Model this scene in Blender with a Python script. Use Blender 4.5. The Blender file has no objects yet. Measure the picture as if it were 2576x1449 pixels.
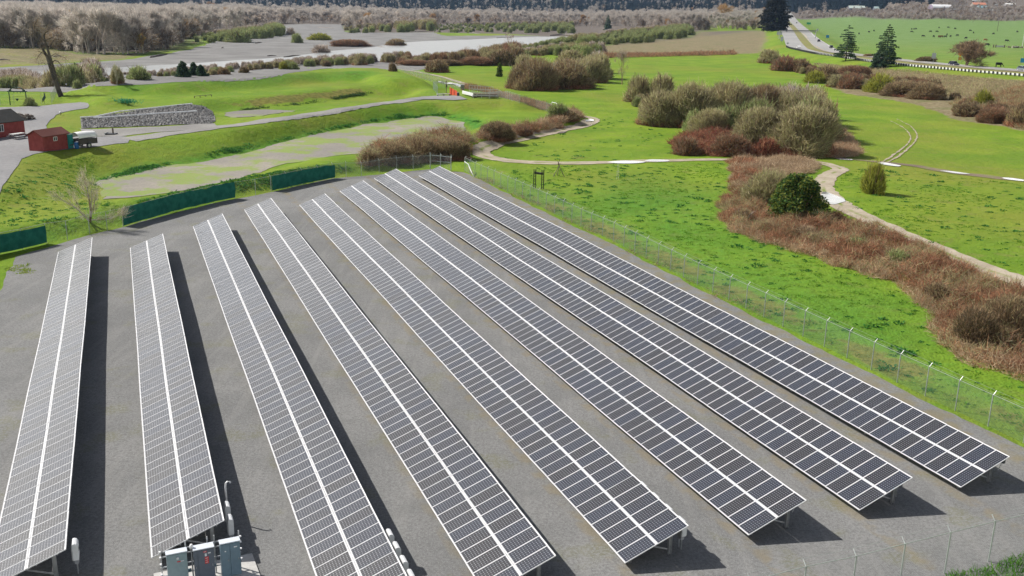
import bpy, bmesh, math, random
import numpy as np
from mathutils import Matrix, Vector
R = math.radians
scene = bpy.context.scene
COL = scene.collection

# ------------------------------------------------------------------ camera, light, exposure
FPX, PW, PH = 2431.62, 2575.0, 1449.0          # focal length in the pixels of a 2575-wide picture
CO = np.array([0, 0, 22.264])
FW = np.array([0, 0.960533, -0.278167]); RT = np.array([0.999808, 0.005446, 0.018804]); UP = np.array([-0.019577, 0.278114, 0.960349])
cd = bpy.data.cameras.new('camera'); cam = bpy.data.objects.new('camera', cd); COL.objects.link(cam)
cd.sensor_width = 36; cd.lens = FPX / PW * 36; cd.clip_start = 0.5; cd.clip_end = 20000
mw = Matrix.Identity(4)
for i in range(3):
    mw[i][0] = RT[i]; mw[i][1] = UP[i]; mw[i][2] = -FW[i]; mw[i][3] = CO[i]
cam.matrix_world = mw
scene.camera = cam

SAZ, SEL = R(-67.3), R(42.2)                     # sun: azimuth from +y clockwise, elevation
w = bpy.data.worlds.new('World'); scene.world = w; w.use_nodes = True
wn = w.node_tree; wn.nodes.clear()
sky = wn.nodes.new('ShaderNodeTexSky'); sky.sky_type = 'NISHITA'; sky.sun_disc = False
sky.sun_elevation = SEL; sky.sun_rotation = SAZ; sky.dust_density = 2.5; sky.air_density = 1.0
bg = wn.nodes.new('ShaderNodeBackground'); bg.inputs[1].default_value = 0.05
wo = wn.nodes.new('ShaderNodeOutputWorld')
# thin bright cloud banks low in the sky
tc = wn.nodes.new('ShaderNodeTexCoord'); mp = wn.nodes.new('ShaderNodeMapping'); mp.inputs['Scale'].default_value = (1, 1, 3.2)
nz = wn.nodes.new('ShaderNodeTexNoise'); nz.inputs['Scale'].default_value = 1.6; nz.inputs['Detail'].default_value = 6
rp = wn.nodes.new('ShaderNodeValToRGB'); rp.color_ramp.elements[0].position = .34; rp.color_ramp.elements[1].position = .56
sx = wn.nodes.new('ShaderNodeSeparateXYZ'); fade = wn.nodes.new('ShaderNodeMapRange')
fade.inputs[1].default_value = 0.50; fade.inputs[2].default_value = 0.12; fade.inputs[3].default_value = 0.0; fade.inputs[4].default_value = 0.95
mu = wn.nodes.new('ShaderNodeMath'); mu.operation = 'MULTIPLY'
mx = wn.nodes.new('ShaderNodeMix'); mx.data_type = 'RGBA'; mx.inputs[7].default_value = (42, 41.2, 39.5, 1)
L = wn.links.new
L(tc.outputs['Generated'], mp.inputs[0]); L(mp.outputs[0], nz.inputs['Vector']); L(nz.outputs[0], rp.inputs[0])
L(tc.outputs['Generated'], sx.inputs[0]); L(sx.outputs[2], fade.inputs[0]); L(rp.outputs[0], mu.inputs[0]); L(fade.outputs[0], mu.inputs[1])
L(sky.outputs[0], mx.inputs[6]); L(mu.outputs[0], mx.inputs[0]); L(mx.outputs[2], bg.inputs[0]); L(bg.outputs[0], wo.inputs[0])

sd = bpy.data.lights.new('sun', 'SUN'); sd.energy = 4.9; sd.angle = R(0.5); sd.color = (1, .96, .9)
so = bpy.data.objects.new('sun', sd); COL.objects.link(so)
SV = Vector((math.sin(SAZ) * math.cos(SEL), math.cos(SAZ) * math.cos(SEL), math.sin(SEL)))
so.rotation_euler = SV.to_track_quat('Z', 'Y').to_euler()
scene.view_settings.view_transform = 'Standard'; scene.view_settings.look = 'None'
scene.view_settings.exposure = 0.28; scene.view_settings.gamma = 1
scene.cycles.max_bounces = 6; scene.cycles.transparent_max_bounces = 12
scene.cycles.diffuse_bounces = 3; scene.cycles.caustics_reflective = False; scene.cycles.caustics_refractive = False

# ------------------------------------------------------------------ small helpers
def tag(o, label=None, cat=None, group=None, kind=None):
    if label: o['label'] = label
    if cat: o['category'] = cat
    if group: o['group'] = group
    if kind: o['kind'] = kind
    return o
def empty(name, loc=(0, 0, 0), rz=0, label=None, cat=None, group=None):
    o = bpy.data.objects.new(name, None); COL.objects.link(o)
    o.location = loc; o.rotation_euler = (0, 0, rz); o.empty_display_size = .2
    return tag(o, label, cat, group)
def link(name, me, parent=None, loc=(0, 0, 0), rot=(0, 0, 0)):
    o = bpy.data.objects.new(name, me); COL.objects.link(o)
    o.location = loc; o.rotation_euler = rot
    if parent: o.parent = parent
    return o
def copy_tree(o, parent=None):
    c = o.copy(); COL.objects.link(c); c.parent = parent
    for ch in list(o.children): copy_tree(ch, c)
    return c
def mkmesh(name, V, F, mats=(), cols=None, uv=None, smooth=False, mi=None):
    """F: list of (n,3|4) arrays"""
    V = np.asarray(V, np.float32)
    me = bpy.data.meshes.new(name)
    me.vertices.add(len(V)); me.vertices.foreach_set('co', V.ravel())
    if not isinstance(F, (list, tuple)): F = [F]
    F = [np.asarray(f, np.int32) for f in F if len(f)]
    li = np.concatenate([f.ravel() for f in F]); tot = np.concatenate([np.full(len(f), f.shape[1], np.int32) for f in F])
    st = np.concatenate([[0], np.cumsum(tot)[:-1]]).astype(np.int32)
    me.loops.add(len(li)); me.loops.foreach_set('vertex_index', li)
    me.polygons.add(len(tot)); me.polygons.foreach_set('loop_start', st)
    if mi is not None: me.polygons.foreach_set('material_index', np.asarray(mi, np.int32))
    me.polygons.foreach_set('use_smooth', np.full(len(tot), smooth, bool))
    if cols is not None:
        a = me.color_attributes.new('col', 'FLOAT_COLOR', 'POINT')
        c = np.ones((len(V), 4), np.float32); c[:, :3] = cols
        a.data.foreach_set('color', c.ravel())
    if uv is not None:
        l = me.uv_layers.new(name='uv'); l.data.foreach_set('uv', np.asarray(uv, np.float32).ravel())
    me.update(calc_edges=True)
    for m in mats: me.materials.append(m)
    return me
class MB:
    """collects boxes, tubes, prisms into one mesh"""
    def __init__(s): s.V = []; s.F3 = []; s.F4 = []; s.n = 0; s.m4 = []; s.m3 = []
    def add(s, V, F4=(), F3=(), m=0):
        V = np.asarray(V, float); s.V.append(V)
        if len(F4): s.F4.append(np.asarray(F4) + s.n); s.m4 += [m] * len(F4)
        if len(F3): s.F3.append(np.asarray(F3) + s.n); s.m3 += [m] * len(F3)
        s.n += len(V); return s
    def box(s, c, d, M=None, m=0):
        c = np.array(c, float); h = np.array(d, float) / 2
        q = np.array([[x, y, z] for x in (-1, 1) for y in (-1, 1) for z in (-1, 1)], float) * h
        if M is not None: q = q @ np.array(M).T
        return s.add(q + c, [(0, 1, 3, 2), (4, 6, 7, 5), (0, 4, 5, 1), (2, 3, 7, 6), (0, 2, 6, 4), (1, 5, 7, 3)], m=m)
    def bar(s, a, b, wx, wz=None, m=0):
        """box beam from a to b"""
        a = np.array(a, float); b = np.array(b, float); d = b - a; l = np.linalg.norm(d); d /= l
        up = np.array([0, 0, 1.]) if abs(d[2]) < .95 else np.array([0, 1., 0])
        x = np.cross(d, up); x /= np.linalg.norm(x); z = np.cross(x, d)
        return s.box((a + b) / 2, (wx, l, wz or wx), np.stack([x, d, z], 1), m)
    def tube(s, pts, rad, k=8, caps=True, m=0):
        pts = np.asarray(pts, float); n = len(pts)
        if np.isscalar(rad): rad = [rad] * n
        t = np.gradient(pts, axis=0); t /= np.linalg.norm(t, axis=1)[:, None] + 1e-9
        ref = np.array([0, 0, 1.]) if abs(t[0][2]) < .9 else np.array([1., 0, 0])
        V = []
        for i in range(n):
            x = np.cross(t[i], ref); x /= np.linalg.norm(x) + 1e-9; y = np.cross(t[i], x)
            a = np.arange(k) * 2 * math.pi / k
            V.append(pts[i] + rad[i] * (np.cos(a)[:, None] * x + np.sin(a)[:, None] * y))
        V = np.concatenate(V); F = []
        for i in range(n - 1):
            for j in range(k):
                F.append((i * k + j, i * k + (j + 1) % k, (i + 1) * k + (j + 1) % k, (i + 1) * k + j))
        F3 = []
        if caps:
            V = np.vstack([V, pts[0], pts[-1]]); c = n * k
            for j in range(k):
                F3.append((c, (j + 1) % k, j)); F3.append((c + 1, (n - 1) * k + j, (n - 1) * k + (j + 1) % k))
        return s.add(V, F, F3, m)
    def prism(s, poly, z0, z1, m=0, axis=None):
        """poly list of 2D points extruded; axis: (origin, ex, ey, ez) frame"""
        n = len(poly); P = np.array([[x, y, z0] for x, y in poly] + [[x, y, z1] for x, y in poly], float)
        if axis is not None:
            o, ex, ey, ez = [np.array(q, float) for q in axis]; P = o + P[:, :1] * ex + P[:, 1:2] * ey + P[:, 2:] * ez
        F4 = [(i, (i + 1) % n, n + (i + 1) % n, n + i) for i in range(n)]
        F3 = [(0, i + 1, i) for i in range(1, n - 1)] + [(n, n + i, n + i + 1) for i in range(1, n - 1)]
        return s.add(P, F4, F3, m)
    def mesh(s, name, mats, smooth=False):
        if not isinstance(mats, (list, tuple)): mats = [mats]
        F = []; mi = []
        if s.F4: F.append(np.concatenate(s.F4)); mi += s.m4
        if s.F3: F.append(np.concatenate(s.F3)); mi += s.m3
        return mkmesh(name, np.concatenate(s.V), F, mats, mi=mi, smooth=smooth)
    def build(s, name, mats, parent=None, loc=(0, 0, 0), rot=(0, 0, 0), smooth=False):
        return link(name, s.mesh(name, mats, smooth), parent, loc, rot)

# ------------------------------------------------------------------ material kit
class NT:
    def __init__(s, name, rough=.9, spec=.3):
        s.m = bpy.data.materials.new(name); s.m.use_nodes = True; s.t = s.m.node_tree
        s.b = s.t.nodes['Principled BSDF']; s.b.inputs['Roughness'].default_value = rough
        s.b.inputs['Specular IOR Level'].default_value = spec
        s._pos = None
    def N(s, t): return s.t.nodes.new(t)
    def L(s, a, b): s.t.links.new(a, b)
    def pos(s):
        if s._pos is None: s._pos = s.N('ShaderNodeNewGeometry').outputs['Position']
        return s._pos
    def mapped(s, scale=(1, 1, 1), rot=0):
        m = s.N('ShaderNodeMapping'); m.inputs['Scale'].default_value = scale; m.inputs['Rotation'].default_value = (0, 0, rot)
        s.L(s.pos(), m.inputs[0]); return m.outputs[0]
    def noise(s, scale, detail=3, vec=None, rough=.5, off=None):
        n = s.N('ShaderNodeTexNoise'); n.inputs['Scale'].default_value = scale; n.inputs['Detail'].default_value = detail
        n.inputs['Roughness'].default_value = rough
        v = vec if vec is not None else s.pos()
        if off:
            a = s.N('ShaderNodeVectorMath'); a.operation = 'ADD'; a.inputs[1].default_value = (off, off * .7, 0); s.L(v, a.inputs[0]); v = a.outputs[0]
        s.L(v, n.inputs['Vector']); return n.outputs[0]
    def step(s, f, a, b):
        n = s.N('ShaderNodeMapRange'); n.interpolation_type = 'SMOOTHSTEP'
        n.inputs[1].default_value = a; n.inputs[2].default_value = b; s.L(f, n.inputs[0]); return n.outputs[0]
    def math(s, op, a, b=None, clamp=False):
        n = s.N('ShaderNodeMath'); n.operation = op; n.use_clamp = clamp
        for i, v in enumerate((a, b)):
            if v is None: continue
            if isinstance(v, (int, float)): n.inputs[i].default_value = v
            else: s.L(v, n.inputs[i])
        return n.outputs[0]
    def mix(s, f, a, b, mode='MIX'):
        n = s.N('ShaderNodeMix'); n.data_type = 'RGBA'; n.blend_type = mode
        for i, v in ((0, f), (6, a), (7, b)):
            if isinstance(v, (int, float)): n.inputs[i].default_value = v
            elif isinstance(v, tuple): n.inputs[i].default_value = (*v, 1)
            else: s.L(v, n.inputs[i])
        return n.outputs[2]
    def attr(s, name, out='Fac'):
        n = s.N('ShaderNodeAttribute'); n.attribute_name = name; return n.outputs[out]
    def bump(s, h, strength=.5, dist=.1):
        n = s.N('ShaderNodeBump'); n.inputs['Strength'].default_value = strength; n.inputs['Distance'].default_value = dist
        s.L(h, n.inputs['Height']); s.L(n.outputs[0], s.b.inputs['Normal']); return s
    def color(s, c):
        if isinstance(c, tuple): s.b.inputs['Base Color'].default_value = (*c, 1)
        else: s.L(c, s.b.inputs['Base Color'])
        return s
def plain(name, c, rough=.6, metal=0, spec=.4, var=.12, scale=6):
    n = NT(name, rough, spec); n.b.inputs['Metallic'].default_value = metal
    f = n.noise(scale, 4)
    n.color(n.mix(n.step(f, .3, .7), tuple(x * (1 - var) for x in c), tuple(min(1, x * (1 + var)) for x in c))); return n.m
def veg(name, rough=.85, tint=.35, scale=.12, trans=.4):
    n = NT(name, rough, .15); c = n.attr('col', 'Color'); f = n.noise(scale, 2); g = n.noise(scale * 7, 2, off=31)
    d = n.math('MULTIPLY_ADD', f, tint * 2); d.node.inputs[2].default_value = 1 - tint
    e = n.math('MULTIPLY_ADD', g, .5); e.node.inputs[2].default_value = .75
    v = n.math('MULTIPLY', d, e)
    cc = n.N('ShaderNodeVectorMath'); cc.operation = 'SCALE'; n.L(c, cc.inputs[0]); n.L(v, cc.inputs['Scale'])
    n.color(cc.outputs[0])
    tl = n.N('ShaderNodeBsdfTranslucent'); n.L(cc.outputs[0], tl.inputs[0]); ms = n.N('ShaderNodeMixShader'); ms.inputs[0].default_value = trans
    n.L(n.b.outputs[0], ms.inputs[1]); n.L(tl.outputs[0], ms.inputs[2]); n.L(ms.outputs[0], n.t.nodes['Material Output'].inputs[0]); return n.m

def grass_material():
    n = NT('grass_ground', .95, .08)
    big = n.noise(.022, 3); mid = n.noise(.11, 4, off=13); fine = n.noise(.9, 4, off=5); vf = n.noise(4.5, 3)
    c = n.mix(n.step(mid, .35, .68), (.130, .225, .018), (.195, .285, .025))
    c = n.mix(n.math('MULTIPLY', n.step(big, .45, .66), .8), c, (.205, .225, .034))
    c = n.mix(n.math('MULTIPLY', n.step(fine, .5, .72), .45), c, (.085, .185, .016))
    c = n.mix(n.math('MULTIPLY', n.step(vf, .5, .75), .35), c, (.17, .27, .03))
    m2 = n.noise(.045, 5, off=77, rough=.6); c = n.mix(n.math('MULTIPLY', n.step(m2, .50, .62), .40), c, (.10, .195, .018))
    m3 = n.noise(.32, 5, off=23, rough=.65); c = n.mix(n.math('MULTIPLY', n.step(m3, .54, .68), .5), c, (.20, .19, .06))
    c = n.mix(n.attr('lush'), c, n.mix(n.step(fine, .35, .65), (.035, .14, .018), (.07, .24, .03)))
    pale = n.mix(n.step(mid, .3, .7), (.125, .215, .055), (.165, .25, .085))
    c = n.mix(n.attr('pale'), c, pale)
    # dry brown grass, ragged edge
    jag = n.math('MULTIPLY_ADD', mid, 1.6); jag.node.inputs[2].default_value = -.8
    jf = n.math('MULTIPLY_ADD', fine, .8); jf.node.inputs[2].default_value = -.4
    jj = n.math('ADD', jag, jf)
    br = n.step(n.math('ADD', n.attr('brown'), n.math('MULTIPLY', jj, .7)), .42, .6)
    bcol = n.mix(n.step(fine, .35, .65), (.21, .19, .05), (.13, .14, .03))
    c = n.mix(br, c, bcol)
    tn = n.step(n.math('ADD', n.attr('tan'), n.math('MULTIPLY', jj, .6)), .4, .6)
    tcol = n.mix(n.step(fine, .3, .7), (.165, .13, .075), (.28, .235, .14))
    tcol = n.mix(n.math('MULTIPLY', n.step(mid, .45, .65), .6), tcol, (.15, .16, .065))
    c = n.mix(tn, c, tcol)
    wd = n.attr('wood')
    c = n.mix(wd, c, n.mix(n.step(fine, .3, .7), (.12, .10, .085), (.17, .145, .12)))
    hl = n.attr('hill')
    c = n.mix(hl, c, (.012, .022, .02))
    n.color(c)
    hh = n.math('ADD', fine, n.math('MULTIPLY', vf, .5))
    return n.bump(hh, .9, .28).m

# ------------------------------------------------------------------ ground heights
def ray(px, py):
    d = FW + (px - PW / 2) / FPX * RT - (py - PH / 2) / FPX * UP
    return d
def P(px, py, z=0.):
    d = ray(px, py); t = (z - CO[2]) / d[2]; return CO + t * d
def base(x, y):
    """the wide plain, rising gently to the right, and the hills round it"""
    x = np.asarray(x, float); y = np.asarray(y, float)
    z = .0199 * ((np.sqrt((x - 90) ** 2 + 225) + (x - 90)) / 2)
    z = np.minimum(z, 60)
    r = np.hypot(x, y); az = np.degrees(np.arctan2(x, y))
    t = np.clip((az - 14) / 6, 0, 1); t = t * t * (3 - 2 * t)
    r0 = 2500 * (1 - t) + 1750 * t; sl = .10 * (1 - t) + .055 * t
    bumps = 1 + .35 * np.sin(az * .55 + 1) + .2 * np.sin(az * 1.3 + r * .002) + .1 * np.sin(az * 3.1)
    q = r - r0
    rise = sl * ((np.sqrt(q * q + 150 ** 2) + q) / 2 - 0) * bumps
    rise = np.where(q < -700, 0, rise)
    return z + np.minimum(rise, 420)
def sdf(poly, X, Y):
    poly = np.asarray(poly, float)[:, :2]; D = np.full(X.shape, 1e18); ins = np.zeros(X.shape, bool); n = len(poly)
    for i in range(n):
        ax, ay = poly[i]; bx, by = poly[(i + 1) % n]; ex, ey = bx - ax, by - ay
        wx, wy = X - ax, Y - ay; t = np.clip((wx * ex + wy * ey) / (ex * ex + ey * ey + 1e-12), 0, 1)
        D = np.minimum(D, (wx - t * ex) ** 2 + (wy - t * ey) ** 2)
        c = ((ay > Y) != (by > Y)) & (X < (bx - ax) * (Y - ay) / (by - ay + 1e-12) + ax); ins ^= c
    return np.where(ins, -1, 1) * np.sqrt(D)
def march(px, py, fn, r0=20., r1=7000.):
    d = ray(px, py); k = np.hypot(d[0], d[1]); t = np.geomspace(r0, r1, 1500) / k
    p = CO[None] + t[:, None] * d[None]; below = p[:, 2] < fn(p[:, 0], p[:, 1])
    if not below.any(): return p[-1]
    i = int(np.argmax(below))
    if i == 0: return p[0]
    a, b = t[i - 1], t[i]
    for _ in range(24):
        m = (a + b) / 2; q = CO + m * d
        if q[2] < float(fn(q[0:1], q[1:2])[0]): b = m
        else: a = m
    return CO + b * d
def PP(pts, z=0.): return [P(x, y, z)[:2] for x, y in pts]
def PB(pts, dz=0.): return [march(x, y, lambda X, Y: base(X, Y) + dz)[:2] for x, y in pts]

# road edges, far carriageway then near carriageway, in the photo's pixels
FARL = [(1968, 19), (1971, 30), (1976, 41), (1981, 50), (1995, 64), (2008, 77.7), (2019, 88.9), (2039, 111), (2052.5, 122), (2073.6, 130), (2100, 134.8), (2128, 138.6), (2187, 145), (2289, 157), (2383, 165.5), (2477.6, 174.6), (2575, 182), (2700, 194)]
FARR = [(1978, 18.5), (1984, 26), (1990, 35), (1997, 43), (2011.4, 58.9), (2035.8, 78.9), (2061.4, 100), (2097, 121), (2111, 127.5), (2128, 132), (2187, 139.8), (2288.8, 151.8), (2383, 160.5), (2477.6, 168.8), (2575, 176.5), (2700, 188)]
NEARL = [(1955, 30), (1957, 50), (1961.4, 71), (1971.4, 100), (1978, 117), (1992.5, 122), (2017, 127.7), (2050, 134.4), (2102.5, 142), (2128, 146.5), (2182.5, 154.5), (2289, 166), (2383, 174.5), (2477.6, 183), (2575, 190.5), (2700, 202)]
NEARR = [(1965, 32), (1969, 42), (1973.6, 53), (1980, 62), (1992.5, 75.5), (1997, 82), (2010, 102), (2026, 119.5), (2036, 125.5), (2059, 131.5), (2102.5, 139.4), (2128, 143), (2182.5, 150), (2289, 162.3), (2383, 171), (2477.6, 179.6), (2575, 187), (2700, 199)]
EMB = 2.2
farL, farR, nearL, nearR = [PB(q, EMB) for q in (FARL, FARR, NEARL, NEARR)]
hw_poly = [(a[0] - 4, a[1] - 3) for a in nearL] + [(a[0] + 3, a[1] + 3) for a in reversed(farR)]

flood = PP([(-250, 232), (0, 222), (100, 217), (200, 212), (350, 204), (500, 196), (640, 183), (800, 172), (900, 164), (1000, 158), (1100, 153), (1180, 145), (1290, 122), (1400, 104)], 0) + [(60, 780), (200, 2300), (200, 5200), (-4500, 5200), (-3000, 600), (-400, 230)]
complex_px = [(-300, 640), (-60, 620), (0, 592), (115, 570), (225, 560), (310, 528), (450, 500), (591, 462), (680, 452), (790, 430), (850, 415), (905, 408), (1010, 385), (1180, 365), (1225, 345), (1380, 308), (1440, 298), (1400, 283), (1320, 262), (1255, 246), (1160, 226), (1060, 197), (1000, 178), (930, 170), (800, 172), (643, 182), (450, 200), (250, 212), (150, 224), (0, 232), (-300, 236)]
LAY = [(flood, -3.0, 14.)]
LAY.append((PP(complex_px, .8), 1.3, 5.))
LAY.append((PP([(-300, 560), (0, 470), (60, 400), (230, 378), (322, 362), (480, 342), (643, 322), (800, 300), (1000, 275), (1150, 262), (1260, 258), (1300, 262), (1250, 248), (1100, 236), (1000, 200), (900, 180), (640, 190), (200, 225), (-300, 240)], 2.2), 2.6, 6.))
pond_px = [(250, 462), (275, 442), (350, 430), (525, 405), (643, 380), (736, 352), (793, 340), (868, 325), (943, 310), (1043, 297), (1106, 294), (1163, 308), (1186, 322), (1118, 342), (1040, 365), (985, 385), (848, 392), (728, 411), (643, 437), (425, 487), (322, 499), (262, 500)]
LAY.append((PP(pond_px, .1), .05, 5.5))
basin_px = [(548, 282), (600, 306), (660, 298), (760, 288), (860, 276), (960, 260), (1010, 246), (1000, 238), (940, 240), (860, 250), (760, 262), (643, 272), (590, 274)]
LAY.append((PP(basin_px, 1.), .9, 7.))
LAY.append((PP([(560, 245), (650, 236), (850, 216), (960, 205), (950, 196), (800, 196), (600, 214), (420, 222), (330, 232)], 2.2), 2.4, 4.))
LAY.append((PP([(250, 214), (400, 198), (643, 184), (800, 176), (930, 173), (985, 180), (1040, 200), (1000, 203), (940, 186), (800, 186), (643, 198), (400, 216)], 4.), 4.4, 7.))
LAY.append((PP([(176, 236), (215, 228), (262, 240), (300, 256), (262, 256), (220, 243)], 3.2), 3.7, 3.))
RAIS = (hw_poly, EMB, 13.)
def height(x, y):
    X = np.atleast_1d(np.asarray(x, float)); Y = np.atleast_1d(np.asarray(y, float)); b = base(X, Y); H = b.copy()
    for poly, h, wd in LAY:
        d = sdf(poly, X, Y); t = np.clip(1 - d / wd, 0, 1); t = t * t * (3 - 2 * t)
        tgt = (b + h) if h < -2 else h
        H = H + (tgt - H) * t
    fy = np.clip((sdf(YARD_CORE, X, Y) - .2) / 3.2, 0, 1); H = b + (H - b) * (fy * fy * (3 - 2 * fy))
    poly, h, wd = RAIS
    d = sdf(poly, X, Y); t = np.clip(1 - d / wd, 0, 1); t = t * t * (3 - 2 * t); H = H + t * h
    rough = .10 * np.sin(X * .35 + Y * .21) * np.sin(Y * .27 - X * .13) + .05 * np.sin(X * .9 + 1) * np.sin(Y * .8)
    dy = sdf(YARD_CORE, X, Y); H = H + rough * np.clip((dy - 1) / 6, 0, 1) * np.clip(np.abs(H) / .5 + .5, 0, 1) * np.clip(d / 10, 0, 1)
    return H
YARD_CORE = [(-48.5, 81), (-44.1, 88.9), (-39.9, 96.5), (-33, 112.6), (-29.8, 117.3), (-24.2, 127.8), (-18.6, 132), (-12, 137.2), (-7, 135.8), (.8, 116.7), (15.6, 80), (28.5, 48), (34, 36), (0, 10), (-30, 15)]
# lattice: azimuth x log distance, so the mesh is fine near and coarse far
AZ = np.radians(np.concatenate([np.arange(-52, 52, .27), np.arange(52, 308.01, 4.0)])); AZ = AZ[AZ <= R(308)]
NR_ = 520; LR = np.linspace(math.log(4.), math.log(8000.), NR_); RR = np.exp(LR)
AA, RG = np.meshgrid(AZ, RR)                       # rows: radius
GX = RG * np.sin(AA); GY = RG * np.cos(AA); GZ = height(GX.ravel(), GY.ravel()).reshape(GX.shape)
def hz(x, y):
    x = np.atleast_1d(np.asarray(x, float)); y = np.atleast_1d(np.asarray(y, float))
    r = np.clip(np.hypot(x, y), 4.001, 7990); a = np.arctan2(x, y); a = np.where(a < AZ[0], a + 2 * math.pi, a); a = np.clip(a, AZ[0], AZ[-1] - 1e-6)
    i = np.clip(np.searchsorted(AZ, a, side='right') - 1, 0, len(AZ) - 2); fa = (a - AZ[i]) / (AZ[i + 1] - AZ[i])
    lr = (np.log(r) - LR[0]) / (LR[1] - LR[0]); j = np.clip(lr.astype(int), 0, NR_ - 2)
    fr = (r - RR[j]) / (RR[j + 1] - RR[j])
    return (GZ[j, i] * (1 - fa) + GZ[j, i + 1] * fa) * (1 - fr) + (GZ[j + 1, i] * (1 - fa) + GZ[j + 1, i + 1] * fa) * fr
def G(px, py): return march(px, py, hz)             # the ground point seen at a pixel of the photograph
def GP(pts): return [G(x, y)[:2] for x, y in pts]
def gz(x, y): return float(hz(x, y)[0])
def mpp(p): return float(np.dot(np.asarray(p) - CO, FW)) / FPX   # metres per pixel there

# surface masks
def mask(poly, soft, inv=False):
    d = sdf(poly, GX.ravel(), GY.ravel()); return np.clip(.5 - d / (2 * soft), 0, 1)
m_tan = mask(GP([(1905, 140), (2000, 165), (2120, 235), (2300, 262), (2400, 300), (2575, 330), (2700, 330), (2700, 215), (2575, 203), (2400, 190), (2250, 178), (2180, 172), (2060, 175), (1960, 140)]), 3)
m_tan = np.maximum(m_tan, mask(GP([(1500, 142), (1560, 140), (1700, 139), (1850, 136), (1915, 134), (1930, 100), (1925, 78), (1760, 81), (1735, 95), (1600, 104), (1540, 112), (1440, 125), (1450, 140)]), 8) * .95)
m_tan = np.maximum(m_tan, mask(GP([(2060, 322), (2110, 318), (2170, 390), (2130, 398), (2060, 395)]), 2))
m_tan = np.maximum(m_tan, mask(GP([(1830, 402), (1900, 396), (2050, 396), (2062, 425), (2000, 448), (1920, 430), (1880, 470), (1835, 460)]), 1.5))
m_tan = np.maximum(m_tan, .62 * mask(GP([(-100, 172), (0, 168), (150, 160), (320, 150), (500, 110), (525, 105), (500, 96), (420, 124), (380, 134), (220, 136), (120, 120), (-100, 116)]), 6))
m_tan = np.maximum(m_tan, mask(GP([(1185, 412), (1160, 425), (1220, 470), (1400, 560), (1500, 610), (1530, 612), (1420, 565), (1290, 495), (1200, 440)]), .8) * .6)
m_brown = mask(GP([(590, 272), (643, 266), (760, 256), (860, 244), (940, 226), (900, 222), (780, 232), (650, 246), (560, 258)]), 3) * .9
m_brown = np.maximum(m_brown, .55 * mask(GP([(175, 500), (215, 440), (235, 440), (232, 510), (200, 520)]), 3))
m_brown = np.maximum(m_brown, .58 * mask([(-5.1, 130.5), (.81, 116.64), (7.76, 99.35), (15.64, 79.01), (24.47, 56.88), (30.2, 43.2), (34.5, 45), (29, 57), (19.5, 80.5), (11.5, 100.5), (4, 118), (-3, 132)], 1.2))
m_lush = mask(GP([(245, 450), (320, 425), (525, 395), (643, 370), (736, 342), (868, 312), (1000, 285), (1100, 278), (1180, 290), (1220, 310), (1180, 330), (1186, 322), (1163, 308), (1106, 292), (1043, 295), (943, 308), (868, 323), (736, 350), (643, 378), (525, 402), (350, 428), (275, 440), (262, 470)]), 1.2) * .95
m_lush = np.maximum(m_lush, .6 * mask(GP([(643, 205), (800, 196), (950, 186), (930, 178), (700, 188), (500, 205), (300, 222), (320, 228)]), 3))
m_lush = np.maximum(m_lush, .45 * mask(GP([(1400, 500), (1560, 440), (1800, 480), (1900, 610), (2330, 790), (2420, 930), (2575, 1010), (2575, 1090), (2300, 960), (1900, 770), (1600, 620)]), 6))
m_lush = np.maximum(m_lush, .5 * mask(GP([(0, 590), (120, 560), (310, 520), (600, 450), (640, 460), (600, 480), (310, 560), (120, 605), (0, 625)]), 2))
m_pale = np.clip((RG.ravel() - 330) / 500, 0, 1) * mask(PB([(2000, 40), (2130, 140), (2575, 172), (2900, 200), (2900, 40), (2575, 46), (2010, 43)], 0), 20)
m_wood = np.maximum(mask([(p[0], p[1]) for p in GP([(-200, 112), (0, 116), (130, 120), (225, 137), (420, 128), (490, 96), (640, 66), (860, 64), (880, 84), (1093, 82), (1290, 86), (1440, 98), (1500, 113), (1552, 111), (1732, 94), (1760, 80), (1917, 76)])] + [(170, 900), (420, 2200), (700, 2600), (-2500, 3500), (-2500, 800)], 12),
                    mask([tuple(q) for q in GP([(1990, 47), (2100, 44), (2300, 50), (2575, 52), (2900, 54)])] + [(3500, 2500), (3000, 4200), (300, 4200), (400, 2100)], 25))
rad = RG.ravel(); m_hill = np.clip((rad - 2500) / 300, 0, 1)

nr, na = GX.shape
ids = np.arange(nr * na).reshape(nr, na)
V = np.stack([GX.ravel(), GY.ravel(), GZ.ravel()], 1)
q = np.stack([ids[:-1, :-1].ravel(), ids[1:, :-1].ravel(), ids[1:, 1:].ravel(), ids[:-1, 1:].ravel()], 1)
cen = len(V); V = np.vstack([V, [0, 0, 0]])
f3 = np.stack([np.full(na - 1, cen), ids[0, :-1], ids[0, 1:]], 1)
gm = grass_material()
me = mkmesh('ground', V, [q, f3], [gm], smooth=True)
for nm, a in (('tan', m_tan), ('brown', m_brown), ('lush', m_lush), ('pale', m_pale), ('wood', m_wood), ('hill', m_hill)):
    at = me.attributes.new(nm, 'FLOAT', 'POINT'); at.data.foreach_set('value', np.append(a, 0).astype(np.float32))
tag(link('ground', me), kind='structure')

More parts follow.
